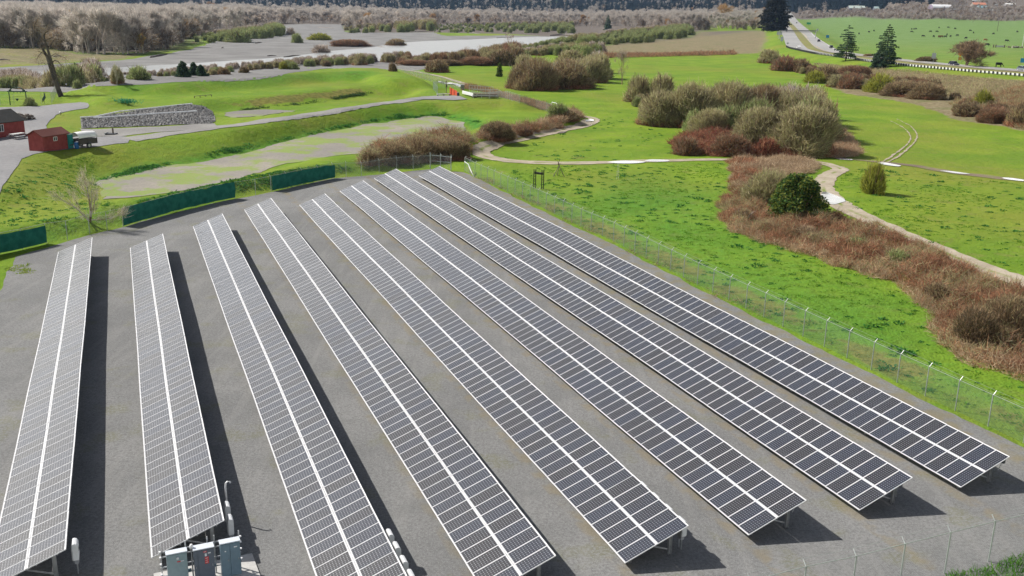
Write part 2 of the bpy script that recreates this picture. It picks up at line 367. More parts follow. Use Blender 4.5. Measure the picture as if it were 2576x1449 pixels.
# ------------------------------------------------------------------ sheets laid over the ground
def dense(poly, step):
    out = []; n = len(poly)
    for i in range(n):
        a = np.array(poly[i][:2]); b = np.array(poly[(i + 1) % n][:2]); k = max(1, int(np.linalg.norm(b - a) / step))
        for j in range(k): out.append(a + (b - a) * j / k)
    return out
def ragged(poly, amp, step, seed=1):
    rg = np.random.default_rng(seed); q = np.array(dense(poly, step)); n = rg.normal(0, 1, q.shape)
    n = (n + np.roll(n, 1, 0) + np.roll(n, -1, 0)) / 1.7
    return [tuple(v) for v in q + n * amp]
def smooth(pts, k=6, closed=False):
    p = np.array([q[:2] for q in pts]); n = len(p); out = []
    for i in range(n - 1):
        p0 = p[max(i - 1, 0)]; p1 = p[i]; p2 = p[i + 1]; p3 = p[min(i + 2, n - 1)]
        for j in range(k):
            t = j / k; out.append(.5 * ((2 * p1) + (-p0 + p2) * t + (2 * p0 - 5 * p1 + 4 * p2 - p3) * t * t + (-p0 + 3 * p1 - 3 * p2 + p3) * t ** 3))
    out.append(p[-1]); return out
def ribbon(pts, w, k=6):
    c = np.array(smooth(pts, k)); t = np.gradient(c, axis=0); t /= np.linalg.norm(t, axis=1)[:, None]
    n = np.stack([t[:, 1], -t[:, 0]], 1); ww = np.interp(np.linspace(0, 1, len(c)), np.linspace(0, 1, len(np.atleast_1d(w))), np.atleast_1d(w))[:, None] / 2
    return [tuple(v) for v in c + n * ww] + [tuple(v) for v in (c - n * ww)[::-1]], c
def sheet(name, poly, m, off=.03, flat=None, uvc=None):
    bm = bmesh.new()
    if flat is not None:
        vs = [bm.verts.new((x, y, 0)) for x, y in poly]; bm.faces.new(vs); bmesh.ops.triangulate(bm, faces=bm.faces[:])
        for v in bm.verts: v.co.z = flat
    else:
        q = [(math.atan2(x, y), math.log(math.hypot(x, y))) for x, y in poly]
        vs = [bm.verts.new((a, b, 0)) for a, b in q]; f = bm.faces.new(vs)
        bmesh.ops.triangulate(bm, faces=[f])
        a0, a1 = min(a for a, b in q), max(a for a, b in q); b0, b1 = min(b for a, b in q), max(b for a, b in q)
        for lo, hi, arr, nrm in ((a0, a1, AZ, (1, 0, 0)), (b0, b1, LR, (0, 1, 0))):
            for v in arr[(arr > lo) & (arr < hi)]:
                co = (v, 0, 0) if nrm[0] else (0, v, 0)
                bmesh.ops.bisect_plane(bm, geom=bm.verts[:] + bm.edges[:] + bm.faces[:], dist=1e-7, plane_co=co, plane_no=nrm)
        bmesh.ops.triangulate(bm, faces=bm.faces[:])
        A = np.array([v.co[:2] for v in bm.verts]); X = np.exp(A[:, 1]) * np.sin(A[:, 0]); Y = np.exp(A[:, 1]) * np.cos(A[:, 0]); Z = hz(X, Y) + off * np.maximum(1, np.hypot(X, Y) / 150)
        for v, x, y, z in zip(bm.verts, X, Y, Z): v.co = (x, y, z)
    bmesh.ops.recalc_face_normals(bm, faces=bm.faces[:])
    if sum(f.normal.z for f in bm.faces) < 0: bmesh.ops.reverse_faces(bm, faces=bm.faces[:])
    me = bpy.data.meshes.new(name); bm.to_mesh(me); bm.free(); me.materials.append(m)
    o = link(name, me); return tag(o, kind='structure')

AROW = -0.38207                                    # azimuth of the array rows
U = np.array([math.sin(AROW), math.cos(AROW)]); VV = np.array([math.cos(AROW), -math.sin(AROW)])
def gravel_yard():
    n = NT('yard_gravel', .95, .1)
    a = n.noise(.16, 4); f = n.noise(7, 3, rough=.7); sp = n.noise(26, 2, off=3); b = n.noise(.9, 4, off=9)
    c = n.mix(n.step(a, .3, .7), (.198, .199, .197), (.252, .251, .245))
    c = n.mix(n.math('MULTIPLY', n.step(f, .35, .7), .6), c, (.115, .115, .112))
    c = n.mix(n.math('MULTIPLY', n.step(sp, .58, .70), .6), c, (.44, .44, .43))
    st_ = n.noise(1., 4, vec=n.mapped((1.3, .10, 1), -AROW), off=3); c = n.mix(n.math('MULTIPLY', n.step(st_, .50, .66), .20), c, (.31, .305, .29))
    c = n.mix(n.math('MULTIPLY', n.step(n.noise(.55, 5, off=71), .56, .70), .28), c, (.15, .15, .147))
    # moss and silt washed down along the low edge of each row
    xy = n.N('ShaderNodeSeparateXYZ'); n.L(n.pos(), xy.inputs[0])
    v = n.math('ADD', n.math('MULTIPLY', xy.outputs[0], float(VV[0])), n.math('MULTIPLY', xy.outputs[1], float(VV[1])))
    fr = n.math('FRACT', n.math('DIVIDE', n.math('ADD', v, 6.50 + .55 + 60.85), 6.085))
    d = n.math('ABSOLUTE', n.math('SUBTRACT', fr, .5 - .43)); s = n.step(d, .13, .0)
    right = n.step(v, 5, 16)
    c = n.mix(n.math('MULTIPLY', n.math('MULTIPLY', s, n.step(b, .42, .6)), n.math('MULTIPLY', right, .55)), c, (.24, .20, .125))
    moss = n.math('MULTIPLY', n.step(n.noise(.35, 5, off=40), .55, .66), n.step(f, .35, .6))
    c = n.mix(n.math('MULTIPLY', moss, .32), c, (.19, .19, .07))
    edge = n.math('MULTIPLY', n.step(v, 40.5, 43.5), n.step(b, .40, .62)); c = n.mix(n.math('MULTIPLY', edge, .6), c, (.21, .185, .10))
    n.color(c); return n.bump(n.math('ADD', f, sp), .6, .05).m
def gravel_generic(name, c0, c1, sc=1.5, green=0.):
    n = NT(name, .95, .1); a = n.noise(sc * .12, 4); f = n.noise(sc * 3, 4, rough=.7)
    c = n.mix(n.step(a, .3, .7), c0, c1); c = n.mix(n.math('MULTIPLY', n.step(f, .4, .7), .45), c, tuple(x * .7 for x in c0))
    if green:
        vv = n.mapped((1, 1, 1)); g = n.math('MULTIPLY', n.step(n.noise(.14, 6, off=17, rough=.65), .46, .58), green); c = n.mix(g, c, n.mix(n.step(f, .35, .6), (.24, .26, .07), (.20, .32, .035)))
    n.color(c); return n.bump(f, .6, .08).m

yard = [P(x, y)[:2] for x, y in [(39, 646), (60, 638), (119, 626), (170, 608), (226, 591), (310, 572), (440, 535), (591, 500.5), (643, 491), (682, 483.5), (760, 466), (838, 449.5), (871, 447), (955, 439), (1040, 430), (1082, 426), (1135, 432), (1166, 433)]]
yard += [(.6, 115.5), (3.9, 107.5), (7.0, 99.2), (9.0, 95), (10.9, 90), (13.6, 82.9), (15.3, 78.6), (19.6, 67.6), (23.2, 58.5), (26.8, 50), (29.6, 43.4), (31.0, 38.9), (26.5, 36.6), (23.2, 35.6), (21, 34.9), (19.2, 33.3), (16.5, 30.5), (10, 24), (4, 14), (-26, 20), (-36.2, 55), (-40.7, 73.9)]
sheet('gravel_yard', ragged(yard, .10, .8, 3), gravel_yard(), flat=.03)

asphalt = gravel_generic('asphalt', (.235, .232, .235), (.29, .285, .285), .5)
paved = GP([(-120, 272), (0, 271), (110, 267), (170, 261), (205, 258), (222, 260), (226, 266), (220, 273), (180, 279), (160, 283), (140, 290), (126, 302), (117, 317), (120, 328), (135, 336), (190, 340), (225, 345), (300, 343), (330, 346), (322, 360), (232, 372), (160, 378), (87, 388), (56, 400), (44, 416), (0, 487), (-140, 640)])
sheet('asphalt_yard', ragged(paved, .06, 1.5, 5), asphalt, .06)
svc = gravel_generic('service_gravel', (.24, .232, .22), (.31, .30, .28), 1.)
rb, _ = ribbon(GP([(318, 352), (400, 341), (500, 328), (600, 315), (700, 300), (800, 286), (900, 270), (1000, 257), (1050, 250)]), [4.2, 3.2, 3.2, 3.2, 4])
sheet('service_road', ragged(rb, .08, 2, 7), svc, .07)
sheet('gravel_pad', ragged(GP([(1033, 248.5), (1060, 245), (1096, 242.8), (1144, 242.2), (1158, 243.5), (1176, 251), (1144, 253.3), (1095, 251), (1033, 253)]), .12, 1.2, 8), asphalt, .10)
sheet('gravel_strip', ragged(GP([(203, 325), (250, 326), (400, 320), (540, 311), (548, 317), (450, 330), (340, 339), (300, 344), (225, 343), (205, 336)]), .15, 1.0, 9), svc, .05)
rockm = gravel_generic('rock_bed', (.16, .16, .155), (.23, .225, .22), 4.)
bed_px = [(202, 300), (240, 294), (492, 265), (512, 268), (535, 281), (542, 305), (530, 312), (380, 318), (205, 324)]
sheet('rock_bed', GP(bed_px), rockm, .08)
sheet('pond_floor', ragged(GP(pond_px), .35, 1.2, 10), gravel_generic('pond_floor', (.25, .235, .21), (.33, .30, .25), .7, .75), .05)
sheet('basin_mud', ragged(GP([(560, 285), (600, 296), (700, 286), (740, 279), (700, 277), (610, 279)]), .4, 1.2, 12), gravel_generic('mud', (.21, .20, .18), (.28, .26, .23), .7, .5), .06)

tm = NT('dirt_track', .95, .1); a = tm.noise(.5, 5); b = tm.noise(4, 3); au = tm.attr('across')
c = tm.mix(tm.step(a, .3, .7), (.34, .29, .215), (.46, .40, .31)); c = tm.mix(tm.math('MULTIPLY', tm.step(b, .45, .7), .4), c, (.25, .21, .155))
rut = tm.math('MULTIPLY', tm.step(tm.math('ABSOLUTE', au), .30, .05), tm.step(tm.noise(.3, 4, off=7), .42, .58)); c = tm.mix(tm.math('MULTIPLY', rut, .9), c, (.17, .22, .04))
tm.color(c); tm.bump(tm.math('ADD', a, b), .6, .08)
def track(name, px, w, m):
    pts = GP(px); c = np.array(smooth(pts, 8)); t = np.gradient(c, axis=0); t /= np.linalg.norm(t, axis=1)[:, None]; nn = np.stack([t[:, 1], -t[:, 0]], 1)
    rg = np.random.default_rng(5); ww = np.interp(np.arange(len(c)), np.linspace(0, len(c), len(w)), w)
    V = []; A = []; ks = 9
    for j in range(ks):
        s = -1 + 2 * j / (ks - 1); jit = rg.normal(0, .10, (len(c), 1)) if j in (0, ks - 1) else 0
        q = c + nn * (s * ww[:, None] / 2 + jit); V.append(np.column_stack([q, hz(q[:, 0], q[:, 1]) + .05 * np.maximum(1, np.hypot(q[:, 0], q[:, 1]) / 120)])); A.append(np.full(len(c), s))
    V = np.stack(V, 1).reshape(-1, 3); n = len(c); F = [(i * ks + j, i * ks + j + 1, (i + 1) * ks + j + 1, (i + 1) * ks + j) for i in range(n - 1) for j in range(ks - 1)]
    F = np.array(F)[:, ::-1]
    me = mkmesh(name, V, [F], [m]); at = me.attributes.new('across', 'FLOAT', 'POINT'); at.data.foreach_set('value', np.stack(A, 1).ravel().astype(np.float32))
    if me.polygons[0].normal.z < 0: me.flip_normals()
    tag(link(name, me), kind='structure'); return c
track('dirt_track', [(1400, 281), (1450, 291), (1480, 296), (1494, 303), (1470, 315), (1420, 326), (1340, 342), (1270, 355), (1222, 370), (1210, 382), (1228, 396), (1290, 406), (1400, 411), (1530, 409), (1660, 405), (1830, 402), (1960, 403), (2050, 409), (2100, 420), (2112, 428), (2085, 442), (2068, 465), (2078, 488), (2110, 512), (2170, 545), (2260, 588), (2350, 625), (2450, 668), (2575, 712), (2750, 790)], [1.6, 2.2, 3.0, 2.6, 3.0, 2.6, 2.2, 2.4, 2.4, 3.2, 3.0, 3.4, 3.2], tm.m)
track('worn_path', [(1000, 174), (1060, 184), (1110, 194), (1150, 206), (1185, 217), (1240, 234), (1300, 252), (1360, 269), (1405, 282)], [1.2, 1.6, 2.0, 1.4, 1.2], tm.m)
for px in ([(2212, 412), (2235, 398), (2262, 380), (2283, 362), (2290, 345), (2275, 325), (2240, 305)], [(2226, 412), (2255, 396), (2280, 378), (2300, 358), (2306, 340), (2290, 318), (2255, 300)]):
    track('tyre_track', px, [.30, .26, .18, .1], tm.m)
wat = NT('puddle_water', .08, .35); wat.color((.20, .205, .20)); wat.bump(wat.noise(3, 2), .05, .02)
def blob(px, name='puddle', m=None, off=.09):
    sheet(name, ragged(smooth(GP(px + [px[0]]), 4)[:-1], .05, .5, 3), m or wat.m, off)
blob([(2062, 487), (2078, 484), (2098, 492), (2118, 500), (2126, 508), (2112, 512), (2092, 516), (2076, 506)])
blob([(1472, 303), (1482, 301), (1494, 303), (1490, 307), (1474, 307)])
blob([(1524, 409), (1560, 406), (1622, 408), (1600, 412), (1560, 412.5)])
blob([(1618, 406), (1640, 402.5), (1680, 404), (1676, 407.5), (1640, 408)])
blob([(2097, 398), (2115, 398), (2142, 402), (2140, 404), (2110, 402)])
blob([(1101, 207), (1130, 209), (1168, 217), (1160, 219), (1130, 213)]); blob([(1400, 336), (1412, 333), (1424, 332), (1416, 336)])
dit, _ = ribbon(GP([(2150, 402), (2210, 408), (2290, 416), (2370, 430), (2470, 443), (2575, 455), (2700, 470)]), [1.5, 2.2, 2.8, 2.6])
sheet('ditch_bed', ragged(dit, .15, .9, 6), gravel_generic('ditch_mud', (.16, .13, .09), (.24, .19, .13), 1.5, .35), .05)
blob([(2205, 411), (2225, 410.5), (2262, 417), (2258, 420), (2225, 416)]); blob([(2518, 448), (2540, 449), (2575, 454), (2570, 457), (2535, 453)]); blob([(2360, 430), (2400, 433), (2440, 439), (2400, 437)])

bar = gravel_generic('gravel_bar', (.185, .18, .175), (.26, .255, .245), .5)
bar_px = [(-200, 190), (-100, 176), (0, 171), (150, 163), (300, 152), (420, 136), (490, 122), (525, 110), (590, 98), (640, 80), (655, 66), (760, 61), (858, 62), (868, 82), (960, 83), (1093, 82), (1120, 91), (1290, 90), (1440, 93), (1445, 112), (1290, 140), (1180, 160), (1000, 175), (700, 195), (400, 215), (0, 232), (-200, 238)]
sheet('gravel_bar', ragged(GP(bar_px), 1.2, 8, 4), bar, .03)
rv = NT('river_water', .35, .35); f1 = rv.noise(.5, 4, vec=rv.mapped((.5, 2, 1))); rv.color(rv.mix(rv.step(f1, .3, .7), (.17, .175, .17), (.24, .24, .23))); rv.bump(f1, .5, .15)
river_px = [(-250, 200), (0, 190), (57, 185), (130, 180), (217, 175), (375, 167), (500, 160), (643, 151), (743, 142), (800, 134), (868, 127), (941, 120), (980, 113), (1018, 109), (1053, 106), (1118, 103.5), (1231, 99), (1287, 96), (1362, 94.5), (1437, 93), (1442, 99), (1400, 105), (1330, 114), (1250, 124), (1180, 134), (1100, 144), (1000, 152), (900, 158), (800, 163), (640, 172), (500, 182), (350, 192), (200, 200), (0, 208), (-250, 216)]
sheet('river', ragged(GP(river_px), .6, 6, 11), rv.m, .09)

conc = gravel_generic('road_surface', (.30, .295, .285), (.36, .355, .345), .2)
def strip_between(name, A, B, m, off, ks=7, k=5):
    a = np.array(smooth(A, k)); b_ = np.array(smooth(B, k)); n = max(len(a), len(b_)); u_ = np.linspace(0, 1, n)
    rs = lambda q: np.stack([np.interp(u_, np.linspace(0, 1, len(q)), q[:, c_]) for c_ in (0, 1)], 1)
    a, b_ = rs(a), rs(b_); V = []
    for j in range(ks):
        q = a + (b_ - a) * j / (ks - 1); V.append(np.column_stack([q, hz(q[:, 0], q[:, 1]) + off * np.maximum(1, np.hypot(q[:, 0], q[:, 1]) / 150)]))
    V = np.stack(V, 1).reshape(-1, 3); F = np.array([(i * ks + j, (i + 1) * ks + j, (i + 1) * ks + j + 1, i * ks + j + 1) for i in range(n - 1) for j in range(ks - 1)])
    me = mkmesh(name, V, [F], [m])
    if me.polygons[len(F) // 2].normal.z < 0: me.flip_normals()
    return tag(link(name, me), kind='structure')
strip_between('highway', nearL, nearR, conc, .06); strip_between('highway', farL, farR, conc, .06)
med = gravel_generic('median_grass', (.20, .175, .07), (.25, .22, .10), .4, .4)
strip_between('median_strip', nearR, [farL[int(round(i * (len(farL) - 1) / (len(nearR) - 1)))] for i in range(len(nearR))], med, .02)
paint = plain('road_paint', (.75, .74, .70)); yel = plain('yellow_paint', (.62, .42, .10))
def line(edge, other, k, w, m):
    e = np.array(smooth(edge, 4)); o = np.array(smooth(other, 4)); o = np.stack([np.interp(np.linspace(0, 1, len(e)), np.linspace(0, 1, len(o)), o[:, c_]) for c_ in (0, 1)], 1)
    d = o - e; L_ = np.linalg.norm(d, axis=1)[:, None]; c0 = e + d / L_ * np.minimum(k, L_ * .4)
    strip_between('lane_line', c0, c0 + d / L_ * w, m, .10, 2, 1)
line(nearL[1:], nearR[1:], 1.6, .35, paint); line(farR[2:], farL[2:], 1.6, .35, paint); line(farL[2:], farR[2:], .8, .35, yel); line(nearR[2:], nearL[2:], .7, .35, yel)

# ------------------------------------------------------------------ solar arrays
TILT, Z0, PITCH = .37343, .399, .805
LX, LY = 1.570, .797                                # one panel
def cell_material():
    n = NT('solar_glass', .31, .75)
    uvn = n.N('ShaderNodeUVMap'); uvn.uv_map = 'uv'; sp = n.N('ShaderNodeSeparateXYZ'); n.L(uvn.outputs[0], sp.inputs[0])
    cx = n.math('DIVIDE', n.math('SUBTRACT', sp.outputs[0], .060), (LX - .120) / 12); cy = n.math('DIVIDE', n.math('SUBTRACT', sp.outputs[1], .028), (LY - .056) / 6)
    ax = n.math('ABSOLUTE', n.math('SUBTRACT', n.math('FRACT', cx), .5)); ay = n.math('ABSOLUTE', n.math('SUBTRACT', n.math('FRACT', cy), .5))
    i = n.math('MULTIPLY', n.math('LESS_THAN', ax, .488), n.math('LESS_THAN', ay, .488))
    i = n.math('MULTIPLY', i, n.math('LESS_THAN', n.math('ADD', ax, ay), .795))
    for q, hi in ((cx, 12), (cy, 6)):
        i = n.math('MULTIPLY', i, n.math('MULTIPLY', n.math('GREATER_THAN', q, 0), n.math('LESS_THAN', q, hi)))
    oi = n.N('ShaderNodeObjectInfo'); t = n.noise(1.1, 1)
    v = n.math('MULTIPLY_ADD', oi.outputs['Random'], .6); v.node.inputs[2].default_value = 0
    cc = n.mix(n.step(n.math('ADD', v, n.math('MULTIPLY', t, .5)), .25, .85), (.010, .009, .012), (.009, .014, .030))
    inn = None
    for q, hi in ((cx, 12), (cy, 6)):
        r_ = n.math('MULTIPLY', n.math('GREATER_THAN', q, -.02), n.math('LESS_THAN', q, hi + .02)); inn = r_ if inn is None else n.math('MULTIPLY', inn, r_)
    n.color(n.mix(i, n.mix(inn, (.60, .60, .61), (.38, .39, .41)), cc)); return n.m
glass = cell_material()
alu = plain('frame_aluminium', (.78, .78, .79), .35, 0, .5, .04)
galv = plain('galvanised_steel', (.42, .43, .44), .45, .6, .5, .12)
def frame_mb(mb, ox=0, oy=0, m=0):
    h, b = .044, .013
    mb.box((ox + LX / 2, oy + b / 2, h / 2), (LX, b, h), m=m); mb.box((ox + LX / 2, oy + LY - b / 2, h / 2), (LX, b, h), m=m)
    mb.box((ox + b / 2, oy + LY / 2, h / 2), (b, LY - 2 * b, h), m=m); mb.box((ox + LX - b / 2, oy + LY / 2, h / 2), (b, LY - 2 * b, h), m=m)
fmb = MB(); frame_mb(fmb); frame_me = fmb.mesh('frame', alu)
b = .013
pv = [(b, b, .034), (LX - b, b, .034), (LX - b, LY - b, .034), (b, LY - b, .034), (b, b, .028), (LX - b, b, .028), (LX - b, LY - b, .028), (b, LY - b, .028)]
pf = np.array([(0, 1, 2, 3), (7, 6, 5, 4)]); puv = [(v[0], v[1]) for v in [pv[i] for i in (0, 1, 2, 3, 7, 6, 5, 4)]]
panel_me = mkmesh('solar_panel', pv, [pf], [glass], uv=puv)
W2 = LX + .020                                      # step to the upper panel of a column
WTOT = LX + W2
pile_mb = MB()                                      # H-section pile of unit height
for x, wx, wy in ((0, .10, .008), (-.05, .008, .09), (.05, .008, .09)):
    pile_mb.box((x, 0, .5), (wx if x == 0 else .008, wy, 1))
pile_me = pile_mb.mesh('post', galv)
ct, st = math.cos(TILT), math.sin(TILT)
rowdef = [(-6.504, 93.22, 37.45), (-.483, 93.20, 37.62), (5.562, 100.66, 30.60), (11.443, 107.81, 30.55), (17.580, 108.60, 30.72), (23.711, 115.99, 30.86), (29.890, 123.67, 31.02), (36.071, 124.11, 31.12)]
words = ['first long row of solar panels at the far left, washed out by glare', 'second row of solar panels, ending behind the grey electrical cabinets',
         'third row of solar panels from the left, with white inverters by its near end', 'fourth row of solar panels, its near right corner low in the middle of the picture',
         'fifth row of solar panels, four white inverters peeking over its near upper edge', 'sixth row of solar panels, third from the right fence',
         'seventh row of solar panels, second from the right fence', 'rightmost and darkest row of solar panels, alongside the chain link fence']
rn = random.Random(4)
for ri, (v0, sf, sn) in enumerate(rowdef):
    n = int(round((sf - sn) / PITCH)); pitch = (sf - sn) / n
    org = U * sn + VV * v0
    row = empty('solar_array', (org[0], org[1], 0), -AROW, words[ri], 'solar array', 'rows of ground mounted solar panels')
    wave = lambda k: .022 * math.sin(k * .13 + ri * 1.7) + .014 * math.sin(k * .31 + ri)
    for k in range(min(n, 50)):
        for j in (0, 1):
            wv = j * W2 + .5 * wave(k + 9); dz = wave(k) + rn.uniform(-.006, .006)
            p = link('solar_panel', panel_me, row, (wv * ct, k * pitch, Z0 + wv * st + dz), (rn.uniform(-.004, .004), -TILT + rn.uniform(-.004, .004), 0))
            link('frame', frame_me, p)
    # the rest of the columns, in one part
    VA = []; FA = []; UVs = []; mi = []; c = 0
    base_v = np.array(pv); fmv = np.concatenate(fmb.V); fmf = np.concatenate(fmb.F4)
    for k in range(min(n, 50), n):
        for j in (0, 1):
            for vv, ff, m_, uvf in ((base_v, pf, 0, puv), (fmv, fmf, 1, None)):
                q = vv.copy(); q[:, 0] += j * W2; q[:, 1] += k * pitch
                x = q[:, 0] * ct - q[:, 2] * st; z = q[:, 0] * st + q[:, 2] * ct
                VA.append(np.column_stack([x, q[:, 1], z + Z0 + wave(k) + rn.uniform(-.006, .006)])); FA.append(ff + c); c += len(vv); mi += [m_] * len(ff)
                UVs.append(np.array(puv) if uvf else np.zeros((ff.size, 2)))
    if VA:
        me = mkmesh('solar_panel', np.concatenate(VA), [np.concatenate(FA)], [glass, alu], uv=np.concatenate(UVs), mi=mi)
        o = link('solar_panel', me, row); o['kind'] = 'stuff'
    ln = sf - sn
    for wv in (.35, 1.2, 1.95, 2.8):                # purlins along the row
        MB().box((wv * ct + .03 * st, ln / 2, Z0 + wv * st - .075), (.05, ln - .3, .08)).build('purlin', galv, row)
    np_ = int(ln / 3.22); first = .55
    for k in range(np_ + 1):
        y = first + k * (ln - 1.1) / np_
        MB().bar((.25 * ct, y, Z0 + .25 * st - .17), (2.95 * ct, y, Z0 + 2.95 * st - .17), .07, .09).build('rafter', galv, row)
        for wv in (.55, 2.62):
            h = Z0 + wv * st - .20; o = link('post', pile_me, row, (wv * ct, y, 0)); o.scale = (1.4, 1.4, h)
        MB().bar((2.62 * ct - .07, y + .05, .25), (1.35 * ct, y + .05, Z0 + 1.35 * st - .19), .05).build('brace', galv, row)

# ------------------------------------------------------------------ inverters on the high side
grey_light = plain('inverter_enclosure', (.70, .71, .72), .45, 0, .4, .04)
dark_plastic = plain('dark_plastic', (.03, .03, .035), .5)
def rowpt(ri, s, v, z=0):
    q = U * s + VV * v; return (q[0], q[1], z)
def make_inverter(label):
    e = empty('inverter', (0, 0, 0), -AROW, label, 'inverter', 'inverters on the array posts')
    m = MB(); prof = [(-.11, 0), (.09, 0), (.11, .06), (.11, .62), (.06, .70), (-.02, .73), (-.09, .72), (-.11, .66)]
    m.prism([(x, z) for x, z in prof], -.26, .26, axis=((0, 0, 0), (1, 0, 0), (0, 0, 1), (0, 1, 0)))
    m.build('casing', grey_light, e)
    MB().box((.115, 0, .38), (.01, .2, .14)).build('display', dark_plastic, e)
    MB().box((0, 0, -.12), (.16, .3, .2)).build('disconnect_box', plain('disconnect_grey', (.3, .31, .33), .5), e)
    m = MB()
    for y in (-.1, .1): m.tube([(0, y, -.22), (0, y, -.7)], .025, 6)
    m.build('conduit', galv, e)
    MB().box((-.135, 0, .25), (.03, .5, .5)).build('mounting_plate', galv, e)
    return e
spots = [(0, 38.15, -3.27), (1, 38.4, 2.74), (1, 39.6, 2.74), (2, 34.62, 8.72), (2, 33.57, 8.72), (2, 32.48, 8.72), (2, 31.44, 8.72), (4, 34.82, 20.67), (4, 33.69, 20.67), (4, 32.57, 20.67), (4, 31.47, 20.67)]
inv0 = None
place = ['nearest', 'second', 'third', 'fourth']
for i, (r_, s, v) in enumerate(spots):
    lab = {0: 'white inverter box hanging at the near end of the first panel row', 1: 'white inverter box on the end post of the second row behind the cabinets', 2: 'white inverter a step further along the second row, behind the end post one'}.get(i)
    if lab is None:
        k = 3 - ((i - 3) % 4); lab = ('white inverter on the %s row, %s from the near end of its line of four' % ('third' if r_ == 2 else 'fifth', place[k]))
    if inv0 is None: e = inv0 = make_inverter(lab)
    else: e = copy_tree(inv0); e['label'] = lab
    e.location = rowpt(r_, s, v, .77 if r_ != 1 else .58)
dk = plain('shade_toned_box', (.09, .095, .10), .6)  # shade at the row ends is put into this dark enclosure colour
e = empty('electrical_box', rowpt(6, 31.9, 32.95, .75), -AROW, 'dark electrical box stack under the upper corner of the seventh row', 'electrical box')  # stacked inverters, coloured dark for the panels' shade
for z in (0, .24, .48): MB().box((0, 0, z), (.14, .3, .19)).build('box', dk, e)
MB().tube([(0, .1, -.1), (0, .1, -.72)], .03, 6).build('conduit', galv, e)
e = empty('electrical_box', rowpt(7, 31.6, 39.15, 1.12), -AROW, 'small dark box hanging at the near upper corner of the rightmost row', 'electrical box')
MB().box((0, 0, 0), (.12, .26, .22)).build('box', dk, e); MB().tube([(0, 0, -.1), (-.2, 0, -.5)], .02, 6).build('conduit', galv, e)
e = empty('electrical_box', rowpt(5, 31.6, 26.75, 1.12), -AROW, 'small dark box hanging at the near upper corner of the sixth row', 'electrical box')
MB().box((0, 0, 0), (.12, .26, .22)).build('box', dk, e); MB().tube([(0, 0, -.1), (-.2, 0, -.5)], .02, 6).build('conduit', galv, e)
e = empty('gooseneck_conduit', rowpt(1, 40.4, 2.78, 0), -AROW, 'white gooseneck pipe rising beside the upper edge of the second row', 'conduit')
MB().tube([(0, 0, 0), (0, 0, 1.75), (.02, 0, 1.88), (.09, 0, 1.95), (.19, 0, 1.93), (.22, 0, 1.86)], .04, 8).build('pipe', grey_light, e, smooth=True)

# ------------------------------------------------------------------ electrical cabinets
cab_a, cab_b = plain('cabinet_blue_grey', (.26, .35, .38), .4, 0, .45, .05), plain('cabinet_dark_grey', (.13, .155, .195), .4, 0, .45, .05)
cab_c = plain('cabinet_slate', (.17, .25, .31), .4, 0, .45, .05)
red_m, white_m = plain('red_sticker', (.60, .03, .03), .4), plain('white_sticker', (.75, .76, .78), .4)
blue_top = plain('pale_top', (.62, .66, .72), .4, 0, .5, .03)
CR = math.atan2(34.24 - 33.92, -10.67 + 11.36)
pad_m = plain('concrete', (.50, .49, .47), .9, 0, .2, .1, 3)
tag(MB().box((-12.0, 33.55 + .45, .06), (3.9, 2.1, .12), Matrix.Rotation(CR, 3, 'Z')).build('concrete_pad', pad_m), 'white concrete slab under the electrical cabinets', 'concrete slab')
def cabinet(x, y, wd, dp, ht, m, label, doors, topm=blue_top):
    e = empty('electrical_cabinet', (x, y, .12), CR, label, 'electrical cabinet', 'electrical cabinets')
    MB().box((wd / 2, dp / 2, ht / 2), (wd, dp, ht)).build('body', m, e)
    MB().box((wd / 2, dp / 2 - .01, ht + .018), (wd + .04, dp + .05, .035)).build('top_cover', topm, e)
    xs = [0] + doors + [wd]
    for a, b in zip(xs[:-1], xs[1:]):
        d = MB().box(((a + b) / 2, -.013, ht / 2 - .01), (b - a - .022, .024, ht - .07)).build('door', m, e)
        MB().box((b - .08, -.035, ht * .5), (.022, .02, .09)).build('handle', galv, d)
    return e
c1 = cabinet(-13.23, 33.13, .76, .27, 1.46, cab_a, 'pale blue grey electrical cabinet, leftmost of the three', [])
MB().tube([(.40, -.025, 1.27), (.40, -.09, 1.27)], [.055, .05], 12).build('meter', plain('meter_glass', (.65, .68, .68), .2), c1, smooth=True)
s = MB().box((.44, -.030, 1.10), (.13, .006, .045)).build('sticker', red_m, c1)
MB().box((.57, -.030, 1.10), (.12, .006, .035)).build('sticker', white_m, c1)
c2 = cabinet(-12.26, 33.42, .76, .34, 1.50, cab_b, 'dark grey electrical cabinet with red warning labels, middle of the three', [.14])
for x, z, ww, hh, m_ in ((.42, 1.38, .13, .06, red_m), (.44, 1.24, .07, .12, white_m), (.58, 1.30, .11, .05, white_m), (.47, 1.00, .15, .30, red_m)):
    MB().box((x, -.030, z), (ww, .006, hh)).build('label_plate', m_, c2)
m = MB()
for z in (.91, 1.0, 1.09): m.box((.47, -.0345, z), (.10, .003, .022))
m.box((.42, -.0345, 1.38), (.09, .003, .016)); m.build('label_plate', white_m, c2)
c3 = cabinet(-11.37, 33.92, .76, .30, 1.50, cab_c, 'slate blue two door electrical cabinet, rightmost of the three', [.36])
MB().box((.18, -.030, 1.16), (.06, .006, .05)).build('label_plate', white_m, c3); MB().box((.58, -.030, 1.29), (.13, .006, .05)).build('label_plate', white_m, c3)
e = empty('mounting_rack', (-13.36, 33.02, .12), CR, 'galvanised strut rack carrying the three electrical cabinets', 'rack')
for x in (-.02, .92, 1.75, 2.02, 2.98): MB().box((x, .45, .85), (.05, .05, 1.7)).build('post', galv, e)
for z in (.35, .75, 1.20, 1.42): MB().box((1.48, .40, z), (3.1, .045, .045)).build('rail', galv, e)
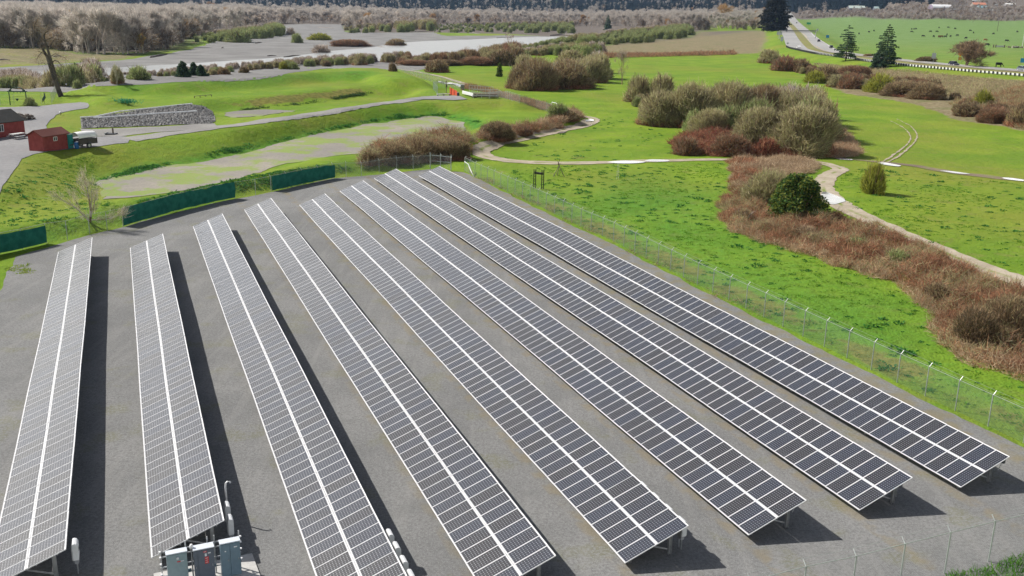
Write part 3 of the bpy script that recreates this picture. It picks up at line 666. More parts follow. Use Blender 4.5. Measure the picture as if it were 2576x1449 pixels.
for x, y, z in ((.93, .30, .45), (1.86, .30, .45)): MB().tube([(x - .1, y, z), (x + .14, y, z)], .075, 8).build('conduit', plain('pvc_blue', (.10, .17, .22), .5), e, smooth=True)
for x in (3.02, -.05):
    for z in (.5, .95, 1.25, 1.5): MB().box((x, .32, z), (.07, .1, .045)).build('clamp', alu, e)
e = empty('antenna_dome', (-12.42, 33.62, 0), 0, 'white weatherhead standing between the left and middle cabinets', 'weatherhead')
MB().tube([(0, 0, .1), (0, 0, 1.6)], .03, 8).build('pipe', galv, e)
MB().tube([(0, 0, 1.58), (0, 0, 1.68), (.03, -.02, 1.76), (.07, -.05, 1.79)], [.05, .075, .07, .03], 10).build('cap', alu, e, smooth=True)

# ------------------------------------------------------------------ chain link fences
def link_mat(name, wire, gap, cover=1.0):
    n = NT(name, .6, .4); uvn = n.N('ShaderNodeUVMap'); uvn.uv_map = 'uv'; sp = n.N('ShaderNodeSeparateXYZ'); n.L(uvn.outputs[0], sp.inputs[0])
    a = n.math('ADD', sp.outputs[0], sp.outputs[1]); b = n.math('SUBTRACT', sp.outputs[0], sp.outputs[1]); k = []
    for q in (a, b): k.append(n.math('LESS_THAN', n.math('FRACT', n.math('DIVIDE', q, .10)), gap))
    f = n.math('MAXIMUM', k[0], k[1]); n.color(wire)
    tr = n.N('ShaderNodeBsdfTransparent'); ms = n.N('ShaderNodeMixShader'); n.L(f, ms.inputs[0]); n.L(tr.outputs[0], ms.inputs[1]); n.L(n.b.outputs[0], ms.inputs[2])
    n.L(ms.outputs[0], n.t.nodes['Material Output'].inputs[0]); return n.m
green_link = link_mat('green_chain_link', (.17, .30, .19), .09); grey_link = link_mat('grey_chain_link', (.30, .31, .31), .10); faint_link = link_mat('thin_chain_link', (.32, .33, .33), .035)
post_m = plain('fence_post_steel', (.36, .40, .37), .5, .3, .4, .1)
post_me = MB().tube([(0, 0, 0), (0, 0, 1.93)], .032, 7).mesh('post', post_m)
arm_me = MB().tube([(0, 0, 1.90), (.22, 0, 2.14)], .022, 6).mesh('barb_arm', plain('arm_steel', (.55, .57, .55), .4, .2))
def walk(pts, step, z=True):
    out = []; carry = 0
    for a, b in zip(pts[:-1], pts[1:]):
        a = np.array(a[:2]); b = np.array(b[:2]); L_ = np.linalg.norm(b - a); t = carry
        while t < L_ - 1e-6: out.append(a + (b - a) * t / L_); t += step
        carry = t - L_
    out.append(np.array(pts[-1][:2])); return out
def fence(pts, label, meshmat, out=1, step=2.35, h=1.93, arms=True, group=None, posts=None, rails=True, barbs=True, snap=True):
    q = walk(pts, step) if posts is None else [np.array(p) for p in posts]
    e = empty('chain_link_fence', (q[0][0], q[0][1], gz(*q[0])), 0, label, 'fence', group); o0 = np.array([q[0][0], q[0][1], gz(*q[0])])
    zs = [gz(*p) for p in q]
    V = []; F = []; uv = []; s = 0
    for i, p in enumerate(q):
        V += [(p[0], p[1], zs[i] + .02), (p[0], p[1], zs[i] + h)]
    for i in range(len(q) - 1):
        L_ = np.linalg.norm(q[i + 1] - q[i]); F.append((2 * i, 2 * i + 2, 2 * i + 3, 2 * i + 1)); uv += [(s, 0), (s + L_, 0), (s + L_, h), (s, h)]; s += L_
    if meshmat: link('fence_mesh', mkmesh('fence_mesh', np.array(V) - o0, [np.array(F)], [meshmat], uv=uv), e)
    for i, p in enumerate(q):
        d = (q[min(i + 1, len(q) - 1)] - q[max(i - 1, 0)]); ang = math.atan2(d[1], d[0]) + math.pi / 2 * out
        po = link('post', post_me, e, (p[0] - o0[0], p[1] - o0[1], zs[i] - o0[2]), (0, 0, ang)); po.scale = (1, 1, h / 1.93)
        if arms: link('barb_arm', arm_me, po)
    m = MB()
    if rails:
        for i in range(len(q) - 1): m.bar(np.array([*q[i], zs[i] + h]) - o0, np.array([*q[i + 1], zs[i + 1] + h]) - o0, .022)
        m.build('top_rail', post_m, e)
    if barbs and arms:
        m = MB()
        for f_ in (.4, 1.):
            for i in range(len(q) - 1):
                w_ = []
                for j in (i, i + 1):
                    d = (q[min(j + 1, len(q) - 1)] - q[max(j - 1, 0)]); d /= np.linalg.norm(d); nrm = np.array([-d[1], d[0]]) * out
                    w_.append(np.array([*(q[j] + nrm * .22 * f_), zs[j] + h - .03 + .24 * f_]) - o0)
                m.bar(w_[0], w_[1], .007)
        m.build('barbed_wire', post_m, e)
    return e
right_pts = [(-6.99, 135.6), (-5.1, 130.5), (.81, 116.64), (4.25, 108.29), (7.76, 99.35), (9.66, 95.43), (13.1, 86.01), (15.64, 79.01), (20.08, 67.98), (22.73, 61.26), (24.47, 56.88), (26.24, 52.54), (27.93, 48.59), (30.2, 43.2), (32.2, 38.9)]
fence(right_pts, 'long green chain link fence with barbed wire arms right of the solar rows', green_link, out=1)
front = [(32.2, 38.9 + .0)] + [(P(x, y, 1.87)[0], P(x, y, 1.87)[1]) for x, y in [(2600, 1291)]] + [(20.49, 36.39), (18.2, 35.41), (15.96, 34.45), (13.67, 33.46), (11.47, 32.65), (9.1, 31.6), (6.8, 30.6)]
front = [(32.2, 38.9), (29.9, 39.6), (27.5, 38.9), (25.2, 38.2), (22.8, 37.3), (20.49, 36.39), (18.2, 35.41), (15.96, 34.45), (13.67, 33.46), (11.47, 32.65), (9.1, 31.6), (6.8, 30.6)]
front[0] = (31.5, 40.3)
fence(front, 'thin wire fence with angled post tips across the near right corner of the yard', faint_link, out=-1, posts=front)
bk = [(682, 482.5), (720, 474), (760, 465), (800, 457), (837, 448.6), (870.6, 446), (909, 446), (953.6, 437.5), (998, 431), (1039, 428), (1082, 425.5), (1108, 427.5), (1134.5, 431)]
bkp = [tuple(P(x, y)[:2]) for x, y in bk]
fence(bkp, 'grey chain link fence closing the far end of the solar yard, behind the panel tips', grey_link, out=1, posts=bkp)
lf = [tuple(P(x, y)[:2]) for x, y in [(643, 491), (591, 499.4), (540, 510), (490, 522), (440, 534), (395, 547), (350, 559), (310, 571), (270, 580), (226, 589), (170, 605), (118, 613), (57, 628), (0, 640), (-60, 655)]]
lf = [bkp[0]] + lf
fence(lf, 'thin chain link fence along the back of the yard on the left, partly screened', faint_link, out=-1, posts=lf, arms=False)
scr = NT('green_windscreen', .85, .15); f1 = scr.noise(1.6, 4); scr.color(scr.mix(scr.step(f1, .3, .7), (.008, .095, .068), (.018, .145, .10))); scr.bump(f1, .4, .15)
def screen(px, label, h0=.12, h1=1.9, nrm=-1, bulge=.05, world=None, seed=1):
    base_ = world or [P(x, y)[:2] for x, y in px]; q = dense(list(base_), .5); k = next(i for i in range(len(q)) if np.allclose(q[i], base_[-1])) if any(np.allclose(a, base_[-1]) for a in q) else len(q) - 1
    q = np.array(q[:k + 1]); rg = np.random.default_rng(seed); n = len(q); rows = 7; V = []
    d = q[-1] - q[0]; d /= np.linalg.norm(d); nn = np.array([d[1], -d[0]]); o0 = np.array([q[0][0], q[0][1], gz(*q[0])])
    top = np.convolve(rg.normal(0, .14, n + 4), np.ones(5) / 5, 'valid')[:n] ; bl = np.convolve(rg.normal(0, 1, n + 6), np.ones(7) / 7, 'valid')[:n]
    for i in range(n):
        for j in range(rows):
            f_ = j / (rows - 1); off = .05 + bulge * math.sin(math.pi * f_) * (1 + 1.2 * bl[i]) + .02 * math.sin(i * 1.3 + j)
            pt = q[i] + nn * off; V.append((pt[0], pt[1], gz(*q[i]) + h0 + (h1 + top[i] - h0) * f_))
    F = [(i * rows + j, (i + 1) * rows + j, (i + 1) * rows + j + 1, i * rows + j + 1) for i in range(n - 1) for j in range(rows - 1)]
    V = np.array(V); V2 = V + np.array([*(-nn * .012), 0]); F = np.array(F); allF = np.concatenate([F, F[:, ::-1] + len(V)])
    o = link('windscreen', mkmesh('windscreen', np.concatenate([V, V2]) - o0, [allF], [scr.m], smooth=True), None, tuple(o0)); tag(o, label, 'windscreen', 'green screens on the fence')
screen([(310, 571), (350, 559), (395, 547), (440, 534), (490, 522), (540, 510), (591, 499.4)], 'long dark green fabric screen on the fence behind the third and fourth rows')
screen([(684, 482), (720, 474), (760, 465), (800, 457), (842, 448.6)], 'dark green fabric screen on the fence behind the fifth row, short and level', h1=1.85)
screen([(-60, 655), (0, 640), (57, 628), (118, 613)], 'green fabric screen on the gate at the far left edge', h1=1.75, bulge=.03)
lfw = [(-47.5, 81.5), (-43.6, 72.5), (-40.5, 64)]
fence([(-47.5, 81.5), (-40, 62), (-36, 52)], 'fence down the left side of the yard, mostly outside the picture', faint_link, out=1, arms=False)
screen(None, 'dark screen on the left side fence, its shade falling onto the gravel', world=[(-47.5, 81.5), (-43.6, 71.6), (-40, 62), (-36.1, 52.4)], h1=1.9)
# gate frame and rails at the far end
e = empty('gate', tuple(P(1082, 425)), 0, 'galvanised swing gate with cross rails at the far end of the yard', 'gate')
ga, gb = P(1082, 425), P(1134, 430.5)
for t in (0, .5, 1.):
    p_ = (gb - ga) * t; MB().tube([p_, p_ + np.array([0, 0, 2.35])], .055, 8).build('post', post_m, e)
for z in (1.2, 2.0): MB().bar(np.array([0, 0, z]), (gb - ga) + np.array([0, 0, z]), .05).build('rail', post_m, e)
a_, b_ = P(1169, 415, 0), P(1193, 445, 0)
e = empty('downspout', (0, 0, 0), 0, 'white bent pipe leaning by the far corner of the right fence', 'pipe')
MB().tube([P(1168.5, 431) + [0, 0, 1.35], P(1177, 434) + [0, 0, 1.2], P(1183, 440) + [0, 0, .7], P(1192, 445)], .06, 8).build('pipe', plain('white_pipe', (.75, .76, .76), .4), e, smooth=True)
WHITE = plain('white_pvc', (.74, .75, .76), .4)

# ------------------------------------------------------------------ vegetation kit
def unit(v): return v / (np.linalg.norm(v, axis=-1, keepdims=True) + 1e-9)
def pick(rg, pal, n, jit=.12):
    c = np.array(pal)[rg.integers(0, len(pal), n)]; return np.clip(c * (1 + rg.normal(0, jit, (n, 1))), .005, 1)
def strips(rg, P0, D, Ln, Wd, C, bend=.25, bdir=None):
    """thin curved twigs or blades: 2 quads each"""
    n = len(P0); D = unit(D); S = unit(np.cross(D, rg.normal(0, 1, (n, 3)))); Bd = unit(rg.normal(0, 1, (n, 3))) if bdir is None else np.broadcast_to(bdir, (n, 3))
    Ln = np.broadcast_to(np.asarray(Ln, float), (n,))[:, None]; Wd = np.broadcast_to(np.asarray(Wd, float), (n,))[:, None] / 2
    M = P0 + D * Ln * .5 + Bd * Ln * bend * .25; T = P0 + D * Ln + Bd * Ln * bend
    V = np.stack([P0 - S * Wd, P0 + S * Wd, M - S * Wd * .8, M + S * Wd * .8, T - S * Wd * .3, T + S * Wd * .3], 1).reshape(-1, 3)
    i = (np.arange(n) * 6)[:, None]; F = np.concatenate([i + [0, 1, 3, 2], i + [2, 3, 5, 4]]); return V, F, np.repeat(C, 6, 0)
def leaves(rg, P0, size, C, up=.3):
    n = len(P0); N_ = unit(rg.normal(0, 1, (n, 3)) + [0, 0, up]); A = unit(np.cross(N_, rg.normal(0, 1, (n, 3)))); B = np.cross(N_, A)
    s = np.broadcast_to(np.asarray(size, float), (n,))[:, None] / 2
    V = np.stack([P0 - A * s, P0 - B * s * .6, P0 + A * s, P0 + B * s * .6], 1).reshape(-1, 3); i = (np.arange(n) * 4)[:, None]
    return V, i + [0, 1, 2, 3], np.repeat(C, 4, 0)
def limbs(segs, C, k=4):
    """segs: array (n, 8) p0 p1 r0 r1"""
    s = np.asarray(segs, float); n = len(s); a, b = s[:, :3], s[:, 3:6]; D = unit(b - a); ref = np.where(np.abs(D[:, 2:]) < .9, [[0, 0, 1.]], [[1., 0, 0]])
    X = unit(np.cross(D, ref)); Y = np.cross(D, X); th = np.arange(k) * 2 * math.pi / k
    ring = np.cos(th)[None, :, None] * X[:, None] + np.sin(th)[None, :, None] * Y[:, None]
    V = np.concatenate([a[:, None] + ring * s[:, 6, None, None], b[:, None] + ring * s[:, 7, None, None]], 1).reshape(-1, 3)
    i = (np.arange(n) * 2 * k)[:, None]; F = np.concatenate([i + [j, (j + 1) % k, k + (j + 1) % k, k + j] for j in range(k)])
    C = np.asarray(C); C = np.broadcast_to(C, (n, 3)) if C.ndim == 1 else C
    return V, F, np.repeat(C, 2 * k, 0)
def merge(*parts):
    V, F, C = [], [], []; n = 0
    for v, f, c in parts: V.append(v); F.append(np.asarray(f) + n); C.append(c); n += len(v)
    return np.concatenate(V), np.concatenate(F), np.concatenate(C)
def vmesh(name, parts, m):
    V, F, C = merge(*parts); return mkmesh(name, V, [F], [m], cols=C)
twig_m = veg('twigs'); leaf_m = veg('foliage', .7, .3, .3); bark_m = veg('bark', .9, .2, 1., 0); far_m = veg('far_twigs', .9, .5, .03, .5)
OLIVE = [(0.434, 0.383, 0.204), (0.33, 0.295, 0.156), (0.522, 0.47, 0.273), (0.26, 0.209, 0.146), (0.383, 0.383, 0.176)]
BROWN = [(0.314, 0.213, 0.127), (0.215, 0.153, 0.097), (0.413, 0.297, 0.171), (0.165, 0.127, 0.089)]
RED = [(0.366, 0.165, 0.099), (0.283, 0.125, 0.078), (0.499, 0.267, 0.15), (0.216, 0.118, 0.072), (0.416, 0.236, 0.131)]
CRIM = [(.26, .05, .05), (.20, .06, .05), (.18, .09, .06)]
TAN = [(0.483, 0.356, 0.23), (0.391, 0.287, 0.184), (0.598, 0.471, 0.322), (0.322, 0.23, 0.149)]
GREY = [(0.511, 0.452, 0.401), (0.642, 0.575, 0.507), (0.379, 0.339, 0.304), (0.569, 0.491, 0.428)]
PALEG = [(0.444, 0.414, 0.367), (0.363, 0.341, 0.31), (0.515, 0.486, 0.426)]
LIME = [(0.345, 0.345, 0.052), (0.276, 0.299, 0.057), (0.414, 0.402, 0.081), (0.196, 0.218, 0.046)]
SPRING = [(0.325, 0.39, 0.146), (0.244, 0.308, 0.114), (0.423, 0.471, 0.212), (0.227, 0.212, 0.114)]
EVER = [(0.048, 0.103, 0.028), (0.076, 0.152, 0.034), (0.124, 0.193, 0.041), (0.179, 0.214, 0.041), (0.034, 0.069, 0.028)]
CONI = [(0.051, 0.093, 0.054), (0.076, 0.136, 0.068), (0.034, 0.065, 0.048), (0.111, 0.162, 0.076)]
ORNG = [(.42, .24, .09), (.34, .22, .11), (.48, .32, .14)]
def shrub_mesh(name, seed, n, pal, m=None, width=.019, length=.17, leafy=0, leafpal=None, up=.8, stems=26, stempal=None, low=None, lumps=17):
    """a unit shrub: radius ~.5, height ~1, many upright twigs over several lobes"""
    rg = np.random.default_rng(seed); parts = []
    lu = unit(rg.normal(0, 1, (lumps, 3))); lu[:, 2] = np.abs(lu[:, 2]); lc = lu * [.30, .30, .60] * rg.uniform(.75, 1.05, (lumps, 1)); lr = rg.uniform(.15, .23, lumps); lc[0] = (0, 0, .42); lr[0] = .34
    lc[:, 2] = np.maximum(lc[:, 2], .12)
    wt = lr ** 2 / (lr ** 2).sum(); k = rg.choice(lumps, n, p=wt); d = unit(rg.normal(0, 1, (n, 3))); rad = (rg.uniform(.12, 1., n) ** .5 + np.abs(rg.normal(0, .10, n))) * lr[k]
    P0 = lc[k] + d * rad[:, None] * [1, 1, 1.15]; P0[:, 2] = np.abs(P0[:, 2])
    rootv = P0 - [0, 0, -.15]; out = unit(P0 * [1, 1, .6] + [0, 0, .15])
    D = unit(out * .8 + [0, 0, up * .6] + rg.normal(0, .38, (n, 3))); P0 = P0 - D * length * .5; P0[:, 2] = np.maximum(P0[:, 2], 0)
    parts.append(strips(rg, P0, D, length * rg.uniform(.6, 1.3, n), width * rg.uniform(.6, 1.3, n), pick(rg, pal, n), .22))
    if low:
        q = n // 9; a = rg.uniform(0, 2 * math.pi, q); r_ = .42 * rg.uniform(0, 1, q) ** .5; B0 = np.column_stack([r_ * np.cos(a), r_ * np.sin(a), rg.uniform(0, .12, q)])
        parts.append(strips(rg, B0, rg.normal(0, .6, (q, 3)) + [0, 0, .6], length * .9, width, pick(rg, low, q), .4))
    a = rg.uniform(0, 2 * math.pi, stems); r_ = rg.uniform(.03, .16, stems); t_ = rg.uniform(.2, .42, stems)
    segs = []
    for i in range(stems):
        p0 = np.array([r_[i] * math.cos(a[i]), r_[i] * math.sin(a[i]), 0]); p1 = np.array([t_[i] * math.cos(a[i]), t_[i] * math.sin(a[i]), rg.uniform(.5, .85)]); md = (p0 + p1) / 2 + rg.normal(0, .03, 3) + [0, 0, .06]
        segs += [[*p0, *md, width * .8, width * .6], [*md, *p1, width * .6, width * .25]]
    parts.append(limbs(segs, pick(rg, stempal or BROWN, len(segs)), 3))
    if leafy: 
        k = rg.integers(0, lumps, leafy); d = unit(rg.normal(0, 1, (leafy, 3))); Q = lc[k] + d * (lr[k] * rg.uniform(.6, 1.08, leafy))[:, None]; Q[:, 2] = np.abs(Q[:, 2])
        parts.append(leaves(rg, Q, width * 2.2, pick(rg, leafpal or pal, leafy)))
    return vmesh(name, parts, m or twig_m)
SHR = {}
def get_shrub(kind, var, fine=0):
    key = (kind, var, fine)
    if key in SHR: return SHR[key]
    s = hash_seed(kind) + var * 17 + fine
    K = dict(olive=dict(n=7000, pal=OLIVE, low=RED), brown=dict(n=7000, pal=BROWN + OLIVE[:1], low=RED), red=dict(n=6000, pal=RED[:2] + RED[3:4] + BROWN + OLIVE[3:4]), grey=dict(n=3200, pal=GREY + BROWN[:1], stems=34),
             lime=dict(n=5200, pal=LIME, leafy=2000, leafpal=LIME), spring=dict(n=5000, pal=SPRING, leafy=2600, leafpal=SPRING), rust=dict(n=7000, pal=BROWN + OLIVE[:2] + [(.26, .17, .10)], low=RED, stems=40, stempal=GREY),
             dark=dict(n=5000, pal=BROWN + [(.10, .09, .05)], leafy=2500, leafpal=EVER), tan=dict(n=5000, pal=TAN), crim=dict(n=5000, pal=CRIM + RED))[kind]
    if fine: K['n'] = int(K['n'] * 5); K['leafy'] = K.get('leafy', 0) * 3; K['width'] = .0085; K['length'] = .10; K['up'] = .45; K['stems'] = 60
    SHR[key] = shrub_mesh(kind + '_shrub', s, **K); return SHR[key]
def hash_seed(s): return sum(ord(c) * (i + 3) for i, c in enumerate(s)) % 9973
rgS = random.Random(77)
def box_place(x0, x1, y0, y1, depth=.35):
    """the ground spot, width and height of something seen between those pixels"""
    cx = (x0 + x1) / 2; f = G(cx, y1); w_ = (x1 - x0) * mpp(f); d = np.array([f[0], f[1]]); d /= np.linalg.norm(d)
    c = f[:2] + d * w_ * depth; p = np.array([c[0], c[1], gz(*c)]); w_ = (x1 - x0) * mpp(p)
    dep = np.dot(p - CO, FW); yy = lambda z: PH / 2 - FPX * np.dot(p + [0, 0, z] - CO, UP) / np.dot(p + [0, 0, z] - CO, FW)
    lo, hi = 0, 60.
    for _ in range(40):
        m_ = (lo + hi) / 2
        if yy(m_) > y0: lo = m_
        else: hi = m_
    return p, w_, lo
def shrub(kind, x0, x1, y0, y1, label, cat='shrub', group=None, name=None, var=None, squash=1.):
    p, w_, h_ = box_place(x0, x1, y0, y1); v = rgS.randrange(2) if var is None else var
    o = link(name or 'shrub', get_shrub(kind, v, int(x1 - x0 > 75)), None, (p[0], p[1], p[2] - .05 * h_), (0, 0, rgS.uniform(0, 6.28)))
    sq = (1.30 if x1 - x0 > 75 else 1.12) * squash; o.scale = (w_ * sq, w_ * sq, h_ * 1.08); return tag(o, label, cat, group)

# bramble and reed patches: one tangle each
def patch(name, label, px, h, dens, pal, wd=.05, ln=.9, seed=1, lump=1.2, world=None, cat='brambles', tufts=None, m=None, hscale=.30):
    poly = world or GP(px); rg = np.random.default_rng(seed); A = np.array(poly); lo, hi = A.min(0), A.max(0)
    sp = math.sqrt(1 / .35); area = 0
    dens *= 1.7; wd *= .72; ln *= .72
    n = int(dens * (hi[0] - lo[0]) * (hi[1] - lo[1])); X = rg.uniform(lo[0], hi[0], n); Y = rg.uniform(lo[1], hi[1], n); D_ = sdf(poly, X, Y)
    jag = .8 * np.sin(X * 1.1 + seed) * np.sin(Y * .9); k = (D_ + jag * .8 < 0) & ((np.sin(X * .8 + seed * 3) * np.sin(Y * .7 + seed) + rg.normal(0, .22, n) < .78) | (D_ > -.6)); X, Y, D_ = X[k], Y[k], D_[k]; n = len(X)
    hh = h * (.45 + .30 * np.sin(X * hscale * 2.1 + seed) * np.sin(Y * hscale * 1.7 + 2) + .35 * np.sin(X * hscale * 5.3 + 1) * np.sin(Y * hscale * 4.7 + seed)) ; hh = np.clip(hh, .12 * h, h) * np.clip(-D_ / 1.5 + .35, .25, 1)
    Z = rg.uniform(0, 1, n) ** .6 * hh; P0 = np.column_stack([X, Y, hz(X, Y) + Z])
    D = unit(rg.normal(0, 1., (n, 3)) * [1, 1, .6] + [0, 0, .55]); sel = np.sin(X * .45 + seed * 2) * np.sin(Y * .6 + 1) + rg.normal(0, .5, n)
    c = pick(rg, pal, n)
    if tufts is not None:
        t_ = sel > .12; c[t_] = pick(rg, tufts, int(t_.sum()))
    S = strips(rg, P0, D, ln * rg.uniform(.5, 1.4, n), wd * rg.uniform(.6, 1.4, n), c, .45)
    o0 = np.array([A[:, 0].mean(), A[:, 1].mean(), 0]); V, F, C = S
    o = link(name, mkmesh(name, V - o0, [F], [m or twig_m], cols=C), None, tuple(o0)); tag(o, label, cat, kind='stuff'); return o
patch('brambles', 'broad reddish brown bramble thicket running along the dirt track at the right', [(1815, 500), (1808, 545), (1830, 572), (1935, 612), (2050, 645), (2110, 668), (2200, 690), (2250, 705), (2310, 745), (2350, 800), (2372, 860), (2430, 900), (2500, 925), (2575, 950), (2680, 1000), (2680, 820), (2575, 742), (2500, 715), (2400, 660), (2330, 630), (2250, 600), (2160, 565), (2080, 540), (2030, 550), (1980, 520), (1930, 500), (1870, 480)], 1.5, 95, RED + BROWN[:2], .05, .85, 3, tufts=OLIVE + TAN[:2] + RED[2:3])
patch('dry_grass', 'tan dead grass fringing the near edge of the big bramble thicket', [(1810, 552), (1830, 578), (1935, 618), (2110, 674), (2250, 712), (2340, 800), (2368, 872), (2430, 912), (2575, 968), (2680, 1010), (2680, 960), (2575, 925), (2480, 895), (2395, 850), (2370, 800), (2310, 735), (2240, 692), (2100, 652), (1940, 600), (1840, 565)], .9, 70, TAN + RED[2:3], .045, .7, 5, cat='dry grass')
patch('brambles', 'rusty bramble patch left of the olive willow by the track', [(1832, 410), (1850, 402), (1900, 402), (1905, 440), (1880, 470), (1850, 490), (1830, 480), (1845, 450)], 1.3, 70, RED, .06, .8, 7, tufts=TAN)
patch('dry_grass', 'flattened tan reeds inside the bend of the dirt track', [(1890, 402), (1960, 398), (2040, 402), (2062, 420), (2050, 436), (2000, 450), (1950, 440), (1900, 425)], .7, 60, TAN, .06, .8, 9, cat='dry grass')
patch('dry_grass', 'tan dead grass on the right flank of the large willow clump', [(2070, 322), (2105, 318), (2140, 345), (2172, 392), (2130, 399), (2075, 396)], .8, 40, TAN + RED[2:3], .07, .9, 11, cat='dry grass')
patch('brambles', 'dark red brambles at the foot of the large willow clump', [(1688, 372), (1690, 358), (1730, 345), (1800, 335), (1900, 345), (2070, 352), (2090, 388), (1980, 398), (1840, 396), (1740, 392)], 2.0, 50, RED + BROWN[1:2] + CRIM, .08, 1.1, 13)
patch('brambles', 'dark bramble bank between the dry pond and the solar yard', [(900, 420), (905, 398), (960, 378), (1060, 352), (1150, 345), (1195, 352), (1180, 378), (1150, 398), (1080, 410), (1000, 418)], 2.4, 45, BROWN + RED[:1], .08, 1.2, 15, tufts=OLIVE)
patch('brambles', 'bramble strip beside the near bend of the track, below the levee', [(1195, 362), (1200, 345), (1260, 330), (1330, 318), (1400, 300), (1450, 288), (1470, 300), (1410, 322), (1330, 338), (1260, 352)], 1.8, 45, RED + BROWN, .08, 1.1, 17, tufts=TAN)
patch('brambles', 'red brown bramble carpet on the highway bank at the far right', [(2390, 262), (2420, 280), (2575, 328), (2700, 350), (2700, 250), (2575, 205), (2520, 235), (2450, 250)], 1.6, 22, RED + OLIVE[:2], .10, 1.2, 19, tufts=OLIVE)
patch('brambles', 'dark hedge line between the tan field and the green meadow', [(1502, 147), (1560, 146), (1640, 144), (1720, 142), (1850, 138), (1850, 133), (1700, 137), (1600, 138), (1500, 140)], 1.8, 3.5, RED + BROWN, .22, 1.6, 21, hscale=.1)
patch('dry_weeds', 'brown weeds grown through the far stretch of fence by the stored frames', [(1160, 228), (1200, 228), (1255, 243), (1320, 262), (1385, 280), (1390, 272), (1320, 253), (1255, 232), (1200, 219), (1165, 214)], 1.1, 20, BROWN + RED[2:3], .09, .9, 23, cat='weeds')
patch('dry_grass', 'pale rough grass covering the slope below the guardrail', [(2040, 160), (2180, 172), (2289, 178), (2400, 190), (2575, 205), (2575, 240), (2450, 245), (2350, 240), (2250, 215), (2130, 190)], .7, 7, TAN[:2] + OLIVE, .12, 1.0, 25, cat='dry grass', hscale=.15)
# weeds at the fence foot
wpoly = [(a[0] - .25, a[1]) for a in right_pts[1:9]] + [(a[0] + .5, a[1]) for a in right_pts[1:9]][::-1]
patch('dry_weeds', 'dry weeds along the foot of the green fence', None, .55, 22, BROWN + TAN[:2], .035, .5, 27, world=wpoly, cat='weeds', hscale=.5)

# dark leafy weed clumps scattered over the meadow, and tufts
def clumps(name, label, polys, n, r0, r1, pal, seed, per=26, hgt=.3, wd=.07):
    rg = np.random.default_rng(seed); V_ = []
    Xs, Ys = [], []
    for poly, fr in polys:
        A = np.array(poly); lo, hi = A.min(0), A.max(0); k = int(n * fr); X, Y = np.zeros(0), np.zeros(0)
        while len(X) < k:
            x = rg.uniform(lo[0], hi[0], 4 * k); y = rg.uniform(lo[1], hi[1], 4 * k); ok = (sdf(poly, x, y) < 0) & (np.sin(x * .33 + seed) * np.sin(y * .21 + seed * 2) + rg.normal(0, .45, 4 * k) > .15); X = np.append(X, x[ok]); Y = np.append(Y, y[ok])
        Xs.append(X[:k]); Ys.append(Y[:k])
    X = np.concatenate(Xs); Y = np.concatenate(Ys); r_ = rg.uniform(r0, r1, len(X)) * rg.choice([.6, 1, 1.5], len(X), p=[.5, .38, .12])
    I = np.repeat(np.arange(len(X)), per); m_ = len(I); d = np.column_stack([rg.normal(0, .55, m_), rg.normal(0, .38, m_)])
    px_ = X[I] + d[:, 0] * r_[I]; py_ = Y[I] + d[:, 1] * r_[I]; zz = hz(px_, py_) + rg.uniform(0, hgt, m_) * r_[I] * np.exp(-(d ** 2).sum(1))
    P0 = np.column_stack([px_, py_, zz]); D = unit(np.column_stack([d, np.full(m_, .9)]) + rg.normal(0, .3, (m_, 3)))
    V, F, C = strips(rg, P0, D, rg.uniform(.5, 1.2, m_) * r_[I] * .8, wd * (r_[I] / r1 + .4), pick(rg, pal, m_), .5, np.array([0, 0, -1.]))
    tag(link(name, mkmesh(name, V, [F], [leaf_m], cols=C)), label, 'weeds', kind='stuff')
mead = GP([(1420, 545), (1290, 485), (1290, 420), (1560, 415), (1820, 410), (1830, 480), (1800, 560), (2100, 670), (2300, 745), (2360, 870), (2575, 970), (2575, 1090), (2330, 985), (1980, 820), (1720, 690), (1540, 600)])
mead2 = GP([(2110, 440), (2200, 420), (2575, 465), (2575, 690), (2400, 640), (2250, 570), (2120, 510), (2095, 460)])
mead3 = GP([(1500, 300), (1640, 260), (1620, 320), (1690, 345), (1680, 392), (1500, 405), (1260, 400), (1240, 375), (1420, 335)])
mead4 = GP([(0, 500), (60, 410), (240, 385), (240, 500), (310, 520), (120, 590), (0, 600)])
WEED = [(0.041, 0.162, 0.034), (0.061, 0.216, 0.041), (0.034, 0.121, 0.034), (0.095, 0.27, 0.047)]
clumps('weed_clumps', 'dark leafy weeds dotted over the green meadow', [(mead, .52), (mead2, .18), (mead3, .14), (mead4, .16)], 620, .20, .42, WEED, 2)
clumps('grass_tufts', 'rough brighter grass tufts over the meadow', [(mead, .55), (mead2, .25), (mead4, .20)], 2600, .16, .30, [(.11, .27, .02), (.15, .31, .025), (.20, .32, .04), (.075, .20, .02)], 5, per=12, hgt=.15, wd=.05)
bermn = GP([(310, 520), (600, 450), (830, 415), (900, 425), (840, 440), (690, 475), (600, 478), (450, 515), (310, 555)])
bank = GP([(250, 455), (330, 424), (525, 397), (643, 372), (736, 345), (868, 316), (1000, 288), (1120, 280), (1210, 308), (1180, 300), (1100, 284), (943, 300), (736, 345)])
clumps('grass_tufts', 'lush dark grass on the banks round the dry pond', [(bermn, .5), (bank, .5)], 1600, .25, .5, WEED + [(.09, .24, .03)], 8, per=16)
br_bank = GP([(600, 280), (700, 270), (860, 248), (930, 232), (900, 238), (760, 262), (643, 272)])
clumps('weed_clumps', 'small dark tufts along the foot of the inner basin slope', [(br_bank, 1)], 260, .4, .8, [(.04, .09, .02), (.06, .10, .03)], 12, per=14)
ye = GP([(20, 672), (75, 660), (78, 690), (25, 688)]); ye2 = [(16.5, 31.5), (25, 35.6), (28.5, 37.5), (29, 42), (24, 38.5), (18, 35)]
